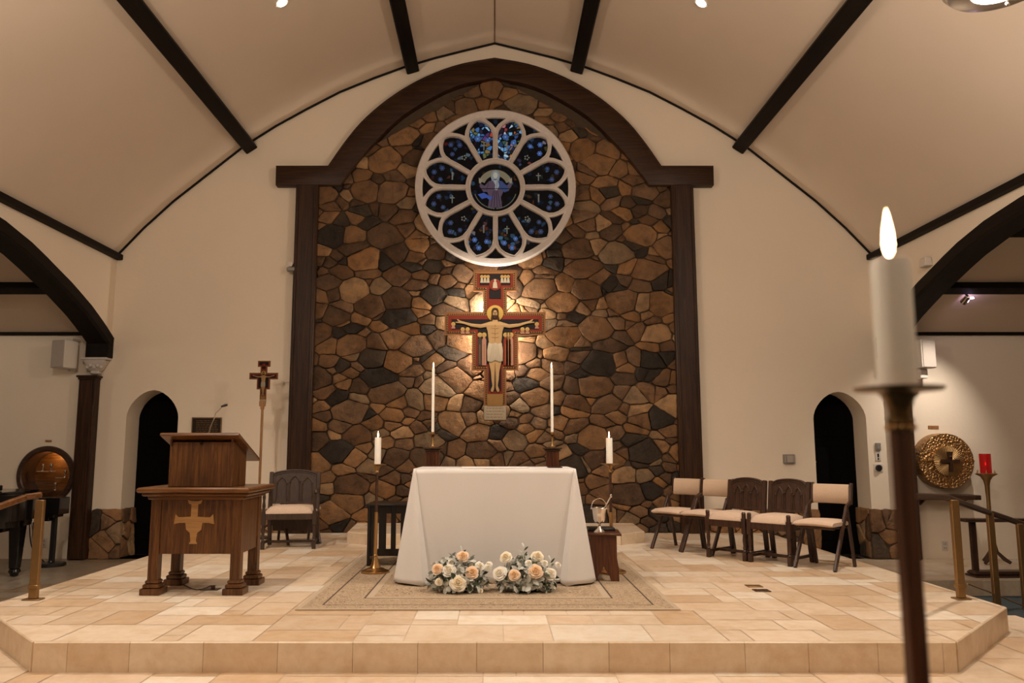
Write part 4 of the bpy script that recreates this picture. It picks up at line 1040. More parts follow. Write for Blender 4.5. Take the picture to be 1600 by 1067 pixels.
def arrangement(label, loc, roses, seed, sprig):
    rnd = random.Random(seed)
    t = thing('flower_arrangement', label, 'flowers', loc)
    mb = MB(); mb.lathe([(0, 0), (0.10, 0), (0.125, 0.05), (0.12, 0.06), (0.0, 0.055)], n=24); mb.build('bowl', M['ic_black'], t)
    mbs = [MB(), MB()]
    for i in range(700):
        a = rnd.uniform(0, 2 * PI); el = rnd.uniform(-0.35, 1.4)
        d = Vector((math.cos(a) * math.cos(el), math.sin(a) * math.cos(el), math.sin(el)))
        if d.y > 0.6: continue
        R_ = rnd.uniform(0.6, 1.0)
        base = Vector((d.x * 0.235 * R_, d.y * 0.165 * R_, 0.06 + max(-0.02, d.z) * 0.205 * R_))
        dd = d * 0.45 + Vector((rnd.uniform(-1, 1), rnd.uniform(-.3, .3), rnd.uniform(-1, 0.9)))
        g = 1 if rnd.random() < 0.22 else 0
        leaf_blade(mbs[g], base, dd, d, rnd.uniform(0.045, 0.075), rnd.uniform(0.028, 0.042), rnd)
    for sx_, sz_ in sprig:
        for k in range(7):
            p = Vector((sx_, -0.01, sz_ * (0.55 + 0.07 * k))); a = k * 2.4
            leaf_blade(mbs[k % 2], p, (math.cos(a), math.sin(a) * .5, 0.9), (0, -1, 0.3), 0.05, 0.016, rnd)
    mbs[0].build('grey_foliage', M['leaf_grey'], t, smooth=60, kind='stuff'); mbs[1].build('green_foliage', M['leaf_green'], t, smooth=60, kind='stuff')
    mb = MB()
    for i in range(34):
        a = rnd.uniform(0, PI * 2); el = rnd.uniform(0, 1.3); d = Vector((math.cos(a) * math.cos(el), -abs(math.sin(a)) * math.cos(el), math.sin(el)))
        mb.sphere((d.x * 0.22, d.y * 0.155, 0.045 + d.z * 0.175), rnd.uniform(0.005, 0.010), 6)
    mb.build('filler_blossom', M['petal_white'], t, kind='stuff')
    for x, y, z, r, m_ in roses:
        mb = rose_bm(r, rnd); o = mb.build('rose', [M[m_], M[m_.replace('petal', 'core')]], t, smooth=60)
        o.location = (x, y, z); dirv = Vector((x * 1.2, -0.55 + y, 0.35 + z * 0.6)).normalized()
        o.rotation_euler = dirv.to_track_quat('Z', 'Y').to_euler()
        o['label'] = {'petal_white': 'white rose', 'petal_cream': 'cream rose', 'petal_peach': 'peach rose'}[m_]
    return t
k_ = 6.75 * 1.02 / 1240
def rz_(px, py, pxc, y, r, m_): return ((px - pxc) * k_, y, (921 - py) * k_ * 1.0 + 0.005, r * 1.12, m_)
fa = at_floor(715, 921); fb = at_floor(822, 921)
arrangement('left flower arrangement of roses and grey leaves on the rug', (fa.x, 6.78, 0.012),
    [rz_(718, 906, 715, -0.17, 0.056, 'petal_cream'), rz_(738, 892, 715, -0.13, 0.045, 'petal_peach'), rz_(724, 871, 715, -0.05, 0.042, 'petal_peach'),
     rz_(687, 888, 715, -0.10, 0.040, 'petal_peach'), rz_(704, 889, 715, -0.12, 0.048, 'petal_white'), rz_(749, 885, 715, -0.06, 0.034, 'petal_white'), rz_(690, 905, 715, -0.14, 0.028, 'petal_cream'),
     rz_(707, 879, 715, -0.08, 0.024, 'petal_white'), rz_(761, 889, 715, 0.0, 0.03, 'petal_white'), rz_(750, 919, 715, -0.1, 0.02, 'petal_cream')], 4, [(0.04, 0.33)])
arrangement('right flower arrangement of roses and grey leaves on the rug', (fb.x, 6.78, 0.012),
    [rz_(782, 894, 822, -0.10, 0.05, 'petal_white'), rz_(791, 872, 822, -0.06, 0.042, 'petal_cream'), rz_(803, 895, 822, -0.15, 0.040, 'petal_peach'), rz_(834, 890, 822, -0.15, 0.050, 'petal_peach'),
     rz_(838, 872, 822, -0.04, 0.045, 'petal_cream'), rz_(856, 895, 822, -0.08, 0.046, 'petal_white'), rz_(848, 881, 822, -0.06, 0.028, 'petal_white'), rz_(869, 884, 822, -0.02, 0.022, 'petal_white'),
     rz_(825, 880, 822, -0.08, 0.026, 'petal_white'), rz_(765, 886, 822, 0.02, 0.03, 'petal_white')], 9, [(-0.02, 0.36), (0.2, 0.25)])

# ---------------------------------------------------------------- lectern
lx, ly = -2.455, 6.70
t = thing('lectern', 'oak lectern with a slanted book rest, pale cross inlay and four square legs', 'lectern', (lx, ly, 0))
for sx in (-1, 1):
    for sy, yy in ((0, 0.0), (1, 0.47)):
        mb = MB(); x = sx * 0.335
        mb.box((x, yy, 0.44), (0.082, 0.082, 0.74), bev=0.004)
        for q in (-1, 1): mb.box((x + q * 0.022, yy - 0.042, 0.44), (0.012, 0.006, 0.66), bev=0.002)
        mb.box((x, yy, 0.025), (0.165, 0.165, 0.05), bev=0.004); mb.box((x, yy, 0.067), (0.135, 0.135, 0.035), bev=0.008); mb.box((x, yy, 0.10), (0.108, 0.108, 0.03), bev=0.008)
        mb.build('leg', M['oak'], t)
mb = MB(); mb.box((0, -0.005, 0.545), (0.60, 0.04, 0.45), bev=0.003); mb.build('front_panel', M['oak'], t)
mb = MB(); mb.box((0, 0.48, 0.545), (0.60, 0.04, 0.45), bev=0.003); mb.build('rear_panel', M['oak'], t)
for sx in (-1, 1):
    mb = MB(); mb.box((sx * 0.35, 0.235, 0.545), (0.035, 0.40, 0.45), bev=0.003); mb.build('side_panel', M['oak'], t)
mb = MB()
mb.box((0, 0.235, 0.775), (0.80, 0.60, 0.03), bev=0.008); mb.box((0, 0.235, 0.803), (0.87, 0.68, 0.03), bev=0.010); mb.box((0, 0.235, 0.838), (0.93, 0.76, 0.042), bev=0.012)
mb.build('tabletop', M['oak_h'], t)
cz = 0.59
cp = [(-0.028, .155), (-0.06, .165), (-0.05, .135), (-0.028, 0.13), (-0.028, .03), (-0.13, .025), (-0.155, .05), (-0.165, -0.03), (-0.12, -.02), (-0.07, -.02), (-0.062, -0.075), (-0.03, -.10), (-0.022, -.165), (-0.035, -.19)]
cp = cp + [(-a, b) for a, b in cp[::-1]]
mb = MB(); mb.prism([(a - 0.02, b + cz) for a, b in cp], -0.029, -0.024); mb.build('cross_inlay', M['inlay'], t, smooth=0)
mb = MB(); mb.box((0.0, 0.19, 1.045), (0.535, 0.36, 0.375), bev=0.006)
for q in (-0.16, -0.02, 0.13): mb.box((q, 0.0095, 1.045), (0.004, 0.003, 0.36))
mb.build('reading_box', M['oak'], t)
# slanting book rest: high edge towards the people
a0, a1 = Vector((0, -0.06, 1.295)), Vector((0, 0.57, 1.075))
mb = MB(); dv = a1 - a0; L = dv.length; ang = math.atan2(dv.z, dv.y)
mb.box((a0 + a1) / 2, (0.66, L, 0.028), rot=(ang, 0, 0), bev=0.006)
mb.build('book_rest', M['oak_h'], t)
for sx in (-1, 1):
    mb = MB(); mb.prism([(-0.0, 1.20), (0.0, 1.255), (0.37, 1.13), (0.37, 1.08)], sx * 0.262, sx * 0.248, 'YZ'); mb.build('bracket', M['oak'], t)
mb = MB(); mb.sphere((0.0, -0.005, 1.222), 0.013, 10); mb.build('knob', M['ic_black'], t)
mic0 = at_depth(326, 676, 6.95); mic1 = at_depth(352, 633, 6.9); mm = at_depth(337, 646, 6.93)
t = thing('microphone', 'thin gooseneck microphone rising from the lectern top', 'microphone', (mic0.x, mic0.y, mic0.z - 0.01))
o_ = Vector((mic0.x, mic0.y, mic0.z - 0.01))
pts = [Vector((0, 0, 0)), (mic0 - o_) * 1.0 + Vector((0.012, 0, 0.05)), mm - o_ - Vector((0.006, 0, 0.03)), mm - o_, mm - o_ + Vector((0.02, 0, 0.022)), mic1 - o_ - Vector((0.02, 0, 0.007)), mic1 - o_]
mb = MB(); mb.tube(pts, 0.0042, 8); mb.build('gooseneck', M['silver'], t)
mb = MB(); mb.tube([mic1 - o_ - Vector((0.035, 0, 0.013)), mic1 - o_, mic1 - o_ + Vector((0.018, 0, 0.004))], [0.008, 0.0125, 0.010], 12); mb.build('microphone_head', M['black'], t)
mb = MB(); mb.lathe([(0.022, -0.01), (0.022, 0.004), (0.008, 0.012)], n=16); mb.build('base', M['black'], t)
# cable and floor box under the lectern
c0, c1, c2, c3 = at_floor(286, 914), at_floor(300, 921), at_floor(318, 921), at_floor(330, 916)
mb = MB(); mb.tube([(p.x, p.y, 0.006) for p in (at_floor(283, 900), c0, c1, at_floor(308, 922.5), c2, c3)], 0.004, 6); mb.build('microphone_cable', M['black'], cat='cable', label='thin black cable lying on the floor under the lectern')
q = at_floor(329, 921); mb = MB(); mb.box((q.x, q.y, 0.004), (0.15, 0.1, 0.006), bev=0.002); mb.box((q.x + .02, q.y, 0.02), (0.03, 0.03, 0.03), bev=0.004); mb.build('floor_socket', M['bronze_dark'], cat='socket', label='dark floor socket plate with a plug under the lectern')
for i, (px, py) in enumerate(((1178, 916), (1190, 923))):
    q = at_floor(px, py); mb = MB(); mb.box((q.x, q.y, 0.003), (0.13, 0.11, 0.006), bev=0.002)
    mb.box((q.x - .03, q.y, 0.007), (0.03, 0.06, 0.002)); mb.box((q.x + .03, q.y, 0.007), (0.03, 0.06, 0.002))
    mb.build('floor_socket', [M['brass_dull'], M['bronze_dark']][i], cat='socket', label=['dull brass floor socket in the tiles right of the rug, farther one', 'dark floor socket in the tiles right of the rug, nearer one'][i])

# ---------------------------------------------------------------- chairs
def fabric_chair(label, loc, rz, group):
    t = thing('upholstered_chair', label, 'chair', loc, rz, group)
    # seat cushion
    mb = MB(); prof = [(-0.22, .42), (-0.245, .44), (-0.24, .462), (-0.20, .478), (0.0, .482), (0.19, .47), (0.21, .45), (0.20, .428)]
    n = 10; vs, fs = [], []
    for i in range(n + 1):
        u = i / n * 2 - 1; sc_ = 1 - 0.06 * abs(u) ** 6; dz = -0.014 * abs(u) ** 3
        for y, z in prof: vs.append((u * 0.198, y * sc_, .45 + (z - .45) * (1 - 0.35 * abs(u) ** 8) + dz))
    m_ = len(prof)
    for i in range(n):
        for k in range(m_): fs.append((i * m_ + k, i * m_ + (k + 1) % m_, (i + 1) * m_ + (k + 1) % m_, (i + 1) * m_ + k))
    fs += [tuple(range(m_)), tuple(range(n * m_, n * m_ + m_))]
    mb.add(vs, fs); mb.build('seat', M['fabric2'], t, smooth=60)
    mb = MB(); vs, fs = [], []
    for i in range(n + 1):
        u = i / n * 2 - 1; cy = 0.235 - 0.028 * (1 - u * u) * -1
        for z, th in ((0.618, 0.008), (0.63, 0.024), (0.71, 0.028), (0.80, 0.024), (0.812, 0.008)):
            vs.append((u * 0.182, cy - th + (z - .7) * 0.12, z))
        for z, th in ((0.812, 0.0), (0.80, 0.012), (0.71, 0.014), (0.63, 0.012), (0.618, 0.0)):
            vs.append((u * 0.182, cy + th + (z - .7) * 0.12, z))
    m_ = 10
    for i in range(n):
        for k in range(m_): fs.append((i * m_ + k, i * m_ + (k + 1) % m_, (i + 1) * m_ + (k + 1) % m_, (i + 1) * m_ + k))
    fs += [tuple(range(m_)), tuple(range(n * m_, n * m_ + m_))]
    mb.add(vs, fs); mb.build('backrest', M['fabric'], t, smooth=60)
    for s in (-1, 1):
        x = s * 0.199
        mb = MB()   # front leg running up to the elbow, then the back upright
        mb.bar((x, -0.235, 0.0), (x, 0.115, 0.60), 0.030, 0.040, bev=0.005)
        mb.bar((x, 0.095, 0.592), (x, 0.225, 0.645), 0.030, 0.034, bev=0.005)
        mb.bar((x, 0.218, 0.615), (x, 0.262, 0.825), 0.028, 0.036, bev=0.005)
        mb.build('side_frame', M['walnut'], t)
        mb = MB(); mb.bar((x * 0.98, 0.245, 0.0), (x * 0.98, 0.12, 0.60), 0.028, 0.036, bev=0.005); mb.build('rear_leg', M['walnut'], t)
    mb = MB(); mb.bar((-0.19, -0.17, 0.405), (0.19, -0.17, 0.405), 0.022, 0.04, bev=0.004); mb.bar((-0.19, 0.16, 0.405), (0.19, 0.16, 0.405), 0.022, 0.04, bev=0.004)
    for s in (-1, 1): mb.bar((s * 0.172, -0.19, 0.41), (s * 0.172, 0.19, 0.41), 0.022, 0.036, bev=0.004)
    mb.build('seat_frame', M['walnut_h'], t)
    return t
def carved_back(w2, zb, zt, y, th, arches):
    """panel with an arched top and blind pointed arcading"""
    rise = 0.055
    top = [(w2 * math.cos(a) , zt - rise + rise * math.sin(a)) for a in [PI * i / 14 for i in range(15)]]
    mb = MB(); mb.prism([(-w2, zb), (w2, zb)] + top, y, y + th)
    # crest moulding
    mb.tube([(a * .97, y - .004, b - .008) for a, b in top], 0.009, 6)
    mb.tube([(a * .90, y - .004, b - .03) for a, b in top], 0.005, 6)
    n = arches; aw = (2 * w2 - 0.07) / n
    for k in range(n):
        cx_ = -w2 + 0.035 + aw * (k + 0.5); hw = aw * 0.40; zs = zt - rise - 0.10 - (0.018 if k != (n - 1) / 2 else 0)
        arc_ = [(-hw, zb + .02), (-hw, zs), (-hw * .82, zs + .028), (-hw * .45, zs + .055), (0, zs + .078), (hw * .45, zs + .055), (hw * .82, zs + .028), (hw, zs), (hw, zb + .02)]
        mb.tube([(cx_ + a, y - .003, b) for a, b in arc_], 0.0095, 6)
        # small cusps
        for s in (-1, 1): mb.sphere((cx_ + s * hw * 0.92, y - 0.012, zs + .004), 0.012, 8)
    mb.box((0, y - .002, zb + .012), (2 * w2, 0.014, 0.024), bev=0.003)
    return mb
def gothic_chair(label, loc, rz, group, wide=0.22, arms=False, H=0.855):
    t = thing('carved_armchair' if arms else 'carved_chair', label, 'armchair' if arms else 'chair', loc, rz, group)
    wd = wide; dz = 0.0
    mat = M['carved'] if arms else M['walnut']
    mb = MB(); vs, fs = [], []; n = 12
    for i in range(n + 1):
        u = i / n * 2 - 1
        for j in range(n + 1):
            v = j / n * 2 - 1; e = (1 - abs(u) ** 5) * (1 - abs(v) ** 5)
            vs.append((u * (wd - 0.005), v * 0.215 - 0.01, 0.425 + 0.075 * max(0, e) ** 0.5))
    for i in range(n):
        for j in range(n): fs.append((i * (n + 1) + j, (i + 1) * (n + 1) + j, (i + 1) * (n + 1) + j + 1, i * (n + 1) + j + 1))
    k = len(vs); vs += [(-wd + .005, -.225, .405), (wd - .005, -.225, .405), (wd - .005, .205, .405), (-wd + .005, .205, .405)]
    c = [0, n * (n + 1), n * (n + 1) + n, n]
    edges = [[i * (n + 1) for i in range(n + 1)], [n * (n + 1) + j for j in range(n + 1)], [i * (n + 1) + n for i in range(n, -1, -1)], [j for j in range(n, -1, -1)]]
    for q, e in enumerate(edges): fs.append(tuple(e) + (k + (q + 1) % 4, k + q))
    fs.append((k, k + 1, k + 2, k + 3)); mb.add(vs, fs); mb.build('seat', M['fabric2'], t, smooth=60)
    mb = MB(); mb.box((0, -0.215, 0.375), (2 * wd, 0.03, 0.07), bev=0.004); mb.box((0, 0.20, 0.375), (2 * wd, 0.03, 0.07), bev=0.004)
    for s in (-1, 1): mb.box((s * (wd - .01), 0, 0.375), (0.03, 0.42, 0.07), bev=0.004)
    mb.build('seat_frame', mat, t)
    for s in (-1, 1):
        x = s * wd
        top = 0.50 if not arms else 0.66
        mb = MB(); mb.box((x, -0.215, 0.36), (0.046, 0.046, 0.16), bev=0.004); mb.box((x, -0.215, 0.045), (0.044, 0.044, 0.09), bev=0.004)
        mb.lathe([(0.012, 0.085), (0.021, 0.10), (0.014, 0.115), (0.021, 0.13), (0.015, 0.15), (0.021, 0.22), (0.016, 0.27), (0.021, 0.285)], (x, -0.215, 0), 14)
        if arms: mb.lathe([(0.020, 0.43), (0.014, 0.46), (0.021, 0.50), (0.014, 0.56), (0.020, 0.60), (0.012, 0.66)], (x, -0.215, 0), 14)
        else: mb.lathe([(0.022, 0.43), (0.022, 0.485), (0.024, 0.492), (0.015, 0.505), (0.0, 0.508)], (x, -0.215, 0), 14)
        mb.build('front_leg', mat, t)
        mb = MB(); mb.bar((x * .97, 0.26, 0.0), (x * .97, 0.20, 0.42), 0.05, 0.032, bev=0.004); mb.bar((x * .97, 0.20, 0.40), (x * .97, 0.262, H - 0.03), 0.05, 0.042, bev=0.006)
        mb.build('rear_leg', mat, t)
        if arms:
            mb = MB(); mb.tube([(x * .99, 0.235, 0.675), (x * 1.02, 0.10, 0.655), (x * 1.04, -0.08, 0.655), (x * 1.04, -0.20, 0.675), (x * 1.04, -0.245, 0.67), (x * 1.04, -0.255, 0.65)], [0.016, 0.018, 0.019, 0.022, 0.024, 0.018], 12); mb.build('armrest', mat, t)
    mb = carved_back(wd - 0.028, 0.50, H, 0.205, 0.022, 3)
    for v in mb.bm.verts: v.co.y += (v.co.z - 0.5) * 0.13
    mb.build('backrest', mat, t)
    mb = MB(); mb.box((0, 0.245, 0.30), (2 * wd - 0.08, 0.016, 0.26) if arms else (0.10, 0.02, 0.6), bev=0.004); mb.build('rear_panel' if arms else 'rear_splat', mat, t)
    mb = MB()
    for s in (-1, 1): mb.bar((s * wd, -0.205, 0.07), (s * wd * .97, 0.245, 0.07), 0.024, 0.03, bev=0.003)
    mb.bar((-wd, -0.02, 0.07), (wd, -0.02, 0.07), 0.024, 0.03, bev=0.003)
    mb.build('stretcher', mat, t)
    return t
RZ = math.radians(-48)
def row(px, py, ly=-0.215):   # place by the middle of the front feet
    q = Vector((px, py, 0)); off = Vector((-ly * -math.sin(RZ), -ly * math.cos(RZ), 0)); return (q.x + off.x, q.y + off.y, 0)
a1_ = fabric_chair('cream upholstered chair farthest left in the row right of the altar', row(2.005, 9.495), RZ, 'upholstered chairs')
dup(a1_, row(2.28, 9.16), RZ, 'cream upholstered chair second from left in the row right of the altar')
dup(a1_, row(3.135, 8.0), RZ + .03, 'cream upholstered chair at the right end of the row, nearest the dark doorway')
dup(a1_, (-2.47, 10.25, 0), math.radians(30), 'cream upholstered chair mostly hidden behind the carved armchair')
g1 = gothic_chair('carved wooden chair with arcaded back, left one of the pair in the right row', row(2.49, 8.745), RZ, 'carved chairs')
dup(g1, row(2.825, 8.365), RZ, 'carved wooden chair with arcaded back, right one of the pair in the right row')
gothic_chair('grey brown carved armchair with arcaded back standing behind the lectern', (-2.46, 9.80, 0), math.radians(7), None, 0.295, True, 0.915)

# ---------------------------------------------------------------- side tables by the altar
q = at_floor(572, 884)
t = thing('credence_table', 'black slatted wooden side table behind the left end of the altar', 'table', (-1.02, 8.38, 0.012))
H = at_depth(590, 787, 8.2).z - 0.012
mb = MB(); mb.box((0, 0, H - 0.012), (0.56, 0.50, 0.024), bev=0.005); mb.build('tabletop', M['black_wood'], t)
for sx in (-1, 1):
    mb = MB()
    for k in range(4): mb.box((sx * 0.245, -0.19 + 0.127 * k, (H - .02) / 2), (0.03, 0.08, H - 0.02), bev=0.004)
    mb.box((sx * 0.245, 0, 0.10), (0.028, 0.42, 0.08)); mb.build('slatted_side', M['black_wood'], t)
mb = MB()
for x in (-0.20, -0.11, 0.0, 0.11, 0.20): mb.box((x, -0.205, (H + .08) / 2), (0.075 if abs(x) > .05 else 0.05, 0.02, H - 0.12), bev=0.003)
mb.box((0, -0.2, H - 0.06), (0.5, 0.022, 0.07)); mb.box((0, -0.2, 0.13), (0.5, 0.022, 0.07)); mb.build('slatted_front', M['black_wood'], t)
# stool right
q0, q1 = at_floor(921, 906), at_floor(966, 913)
cx_ = 0.98; cy_ = 7.42
t = thing('wooden_stool', 'red brown wooden stool with pointed cut-out feet right of the altar', 'stool', (cx_, cy_, 0.012), math.radians(-4))
H = 0.415
mb = MB(); mb.box((0, 0, H - 0.010), (0.32, 0.42, 0.020), bev=0.005); mb.build('seat', M['stool'], t)
for yy in (-0.165, 0.165):
    mb = MB(); w0, w1 = 0.135, 0.118
    mb.prism([(-w0, 0), (-0.062, 0), (-0.05, 0.045), (-0.028, 0.075), (-0.012, 0.10), (0, 0.125), (0.012, 0.10), (0.028, 0.075), (0.05, 0.045), (0.062, 0), (w0, 0), (w0 - 0.004, 0.12), (w1, 0.2), (w1, H - .02), (-w1, H - .02), (-w1, 0.2), (-w0 + .004, 0.12)], yy - 0.012, yy + 0.012)
    mb.build('end_board', M['stool'], t)
mb = MB(); mb.box((0, 0, H - 0.06), (0.02, 0.32, 0.07)); mb.box((0.10, 0, H - .05), (0.016, 0.32, 0.06)); mb.box((-0.10, 0, H - .05), (0.016, 0.32, 0.06)); mb.build('rail', M['stool'], t)
mb = MB(); mb.box((0, 0, 0), (0.25, 0.16, 0.022), bev=0.004); mb.box((0.0, 0.0, 0.014), (0.24, 0.15, 0.006), bev=0.002); mb.build('black_book', M['black'], loc=(cx_ + 0.0, cy_ + 0.09, 0.427 + 0.012), cat='book', label='flat black book lying on the wooden stool behind the silver bucket')
pb = (cx_ - 0.035, cy_ - 0.10)
t = thing('holy_water_bucket', 'silver footed holy water bucket with arched handle on the wooden stool', 'bucket', (pb[0], pb[1], 0.427))
mb = MB(); mb.lathe([(0.0, 0), (0.052, 0.0), (0.052, 0.006), (0.040, 0.016), (0.020, 0.036), (0.010, 0.055), (0.014, 0.063), (0.009, 0.072), (0.020, 0.082), (0.042, 0.092), (0.052, 0.115), (0.058, 0.16), (0.062, 0.20), (0.072, 0.215), (0.070, 0.219), (0.058, 0.212), (0.050, 0.13), (0.0, 0.10)], n=36); mb.build('bowl', M['silver'], t)
mb = MB(); mb.tube([(0.070 * math.cos(a), -0.0, 0.215 + 0.085 * math.sin(a)) for a in [PI * i / 16 for i in range(17)]], 0.0045, 8)
for s in (-1, 1): mb.sphere((s * 0.070, 0, 0.212), 0.009, 8)
mb.build('handle', M['silver'], t)
mb = MB(); mb.tube([(0.02, 0.01, 0.14), (0.06, 0.012, 0.232), (0.105, 0.014, 0.31)], [0.005, 0.005, 0.006], 8); mb.sphere((0.112, 0.014, 0.322), 0.012, 10, (1, 1, 1.4)); mb.build('sprinkler', M['silver'], loc=(pb[0], pb[1], 0.427), cat='sprinkler', label='silver sprinkler rod leaning out of the holy water bucket')

# ---------------------------------------------------------------- wall fittings
def onwall(px, py): v = at_depth(px, py, W); return v
q = onwall(323.5, 665.5)
t = thing('wall_plaque', 'dark bronze plaque on the wall above the lectern', 'plaque', (q.x, W, q.z))
mb = MB(); mb.box((0, -0.01, 0), (0.425, 0.02, 0.245), bev=0.004); mb.build('plate', M['plaque'], t)
mb = MB()
for a in ((0, .115, .425, .012), (0, -.115, .425, .012)): mb.box((a[0], -0.022, a[1]), (a[2], 0.006, a[3]))
for s in (-1, 1): mb.box((s * .207, -0.022, 0), (.012, 0.006, .24))
rnd = random.Random(1)
for j in range(7):
    x = -0.15
    while x < 0.13:
        L = rnd.uniform(0.02, 0.06); mb.box((x + L / 2, -0.0205, 0.075 - j * 0.025), (L, 0.002, 0.006)); x += L + .012
mb.build('raised_lettering', M['brass_dull'], t)
q = onwall(1232, 717)
t = thing('thermostat', 'square grey thermostat box on the wall above the carved chairs', 'thermostat', (q.x, W, q.z))
mb = MB(); mb.box((0, -0.02, 0), (0.165, 0.04, 0.13), bev=0.006); mb.build('case', M['grey_plastic'], t)
mb = MB(); mb.box((0.01, -0.043, 0), (0.09, 0.01, 0.10), bev=0.004); mb.box((0.065, -0.042, 0), (0.012, 0.006, 0.10)); mb.box((-0.06, -0.042, 0), (0.012, 0.006, 0.10)); mb.build('cover', M['speaker_grille'], t)
q = onwall(1371, 698); mb = MB(); mb.box((q.x, W - 0.015, q.z), (0.075, 0.03, 0.11), bev=0.005); mb.box((q.x, W - 0.032, q.z), (0.045, 0.008, 0.07), bev=0.003); mb.build('wall_switch', M['grey_plastic'], cat='switch', label='grey box switch on the pier right of the right doorway, topmost of three')
q = onwall(1371.5, 713)
t = thing('wall_switch', 'white switch plate on the pier right of the right doorway, middle of three', 'switch', (q.x, W, q.z))
mb = MB(); mb.box((0, -0.006, 0), (0.075, 0.012, 0.125), bev=0.003); mb.build('plate', M['white_plastic'], t)
mb = MB(); mb.box((0, -0.014, 0.015), (0.02, 0.01, 0.05)); mb.box((0, -0.014, -0.035), (0.016, 0.01, 0.02)); mb.build('lever', M['ic_black'], t)
q = onwall(1372, 731)
t = thing('wall_dial', 'white plate with a round black dial low on the right pier', 'dial', (q.x, W, q.z))
mb = MB(); mb.box((0, -0.006, 0), (0.13, 0.012, 0.11), bev=0.003); mb.build('plate', M['white_plastic'], t)
mb = MB(); mb.lathe([(0.045, 0.012), (0.045, 0.035), (0.035, 0.045)], (0, 0, 0), 24, 'Y'); mb.build('dial', M['black'], t)
# camera on the left frame post
q = at_depth(457, 418, W - .12)
t = thing('security_camera', 'small silver camera fixed to the left frame post', 'camera', (q.x, W - 0.12, q.z))
mb = MB(); mb.box((0.0, 0.0, -0.03), (0.15, 0.10, 0.06), bev=0.012); mb.tube([(-0.07, 0, -0.05), (0.06, 0, -0.075)], 0.014, 10); mb.build('housing', M['grey_plastic'], t)
mb = MB(); mb.lathe([(0.038, -0.03), (0.038, 0.03), (0.02, 0.035)], (-0.03, 0, 0.045), 20, 'Y'); mb.build('lens_unit', M['speaker_case'], t)
mb = MB(); mb.box((0.06, 0.03, -0.03), (0.10, 0.04, 0.03)); mb.build('bracket', M['black'], t)
q = onwall(450, 597); mb = MB(); mb.tube([(q.x - 0.06, W - 0.03, q.z), (q.x - 0.05, W - 0.05, q.z), (q.x + 0.1, W - 0.05, q.z)], 0.006, 8); mb.lathe([(0.018, -0.005), (0.018, 0.03)], (q.x - .06, W - 0.02, q.z), 12, 'Y'); mb.build('wall_hook', M['speaker_case'], cat='hook', label='small pale hook on the wall left of the frame post')
# outlet plates near the floor
for px, py, lb in ((1476, 853, 'white wall outlet below the bronze disc'), (68, 848, 'white wall outlet behind the piano cables')):
    q = onwall(px, py); t = thing('wall_outlet', lb, 'outlet', (q.x, W, q.z))
    mb = MB(); mb.box((0, -0.005, 0), (0.085, 0.010, 0.13), bev=0.003); mb.build('plate', M['white_plastic'], t)
    mb = MB()
    for z in (-.028, .028):
        for x in (-.012, .012): mb.box((x, -0.0105, z), (0.006, 0.002, 0.022))
    mb.build('sockets', M['ic_black'], t)
# aisle speakers
for nm, pxa, s in (('left', (101, 554), -1), ('right', (1441, 554), 1)):
    q = at_depth(pxa[0], pxa[1], W - 0.22)
    t = thing('wall_speaker', 'pale box loudspeaker hung high on the end wall of the %s aisle' % nm, 'loudspeaker', (q.x, W - 0.22, q.z), math.radians(16) * s)
    mb = MB(); mb.box((0, 0, 0), (0.24, 0.24, 0.40), bev=0.01); mb.build('cabinet', M['speaker_case'], t)
    mb = MB(); mb.box((0, -0.124, 0), (0.22, 0.012, 0.38), bev=0.004); mb.build('grille', M['speaker_grille'], t)
    mb = MB(); mb.box((0, 0.13, 0.225), (0.14, 0.14, 0.03)) if s < 0 else mb.box((0, 0.06, -0.27), (0.13, 0.15, 0.14), bev=0.008); mb.box((0, 0.14, 0.0), (0.05, 0.08, 0.45)); mb.build('bracket', M['speaker_case'], t)
# small box light on the right side wall
r_ = _ray(1445, 410); tt = (XC - .06) / r_[0]; q = Vector((XC, r_[1] * tt, EYE + r_[2] * tt))
mb = MB(); mb.box((q.x - 0.05, q.y, q.z), (0.10, 0.16, 0.12), taper=(0.8, 0.9), bev=0.01); mb.build('wall_sensor', M['speaker_case'], cat='sensor', label='small white box high on the right nave wall above the arch')

# round display niche in the left aisle
t = thing('display_niche', 'round wooden display niche with lit glass shelves behind the piano', 'display case', (NIC[0], W, NIC[1]))
mb = MB(); vs, fs = [], []
for r, y in ((0.335, 0.30), (0.335, -0.03), (0.35, -0.045), (0.40, -0.045), (0.415, -0.03), (0.415, 0.0)):
    for i in range(56): vs.append((r * math.cos(2 * PI * i / 56), y, r * math.sin(2 * PI * i / 56)))
for j in range(5):
    for i in range(56): fs.append((j * 56 + i, j * 56 + (i + 1) % 56, j * 56 + 56 + (i + 1) % 56, j * 56 + 56 + i))
mb.add(vs, fs); mb.build('ring_frame', M['walnut_h'], t)
mb = MB(); mb.lathe([(0.342, 0), (0.342, 0.02)], (0, 0.31, 0), 40, 'Y'); mb.build('back', M['oak_h'], t)
for x, z, wd_ in ((-0.09, 0.055, 0.17), (0.17, -0.035, 0.14), (0.03, -0.215, 0.17)):
    mb = MB(); mb.box((x, 0.14, z), (wd_, 0.18, 0.008)); sh = mb.build('glass_shelf', M['clear_glass'], t)
    mb = MB(); mb.box((x, 0.048, z), (wd_, 0.004, 0.010)); mb.build('shelf_edge', M['silver'], sh)
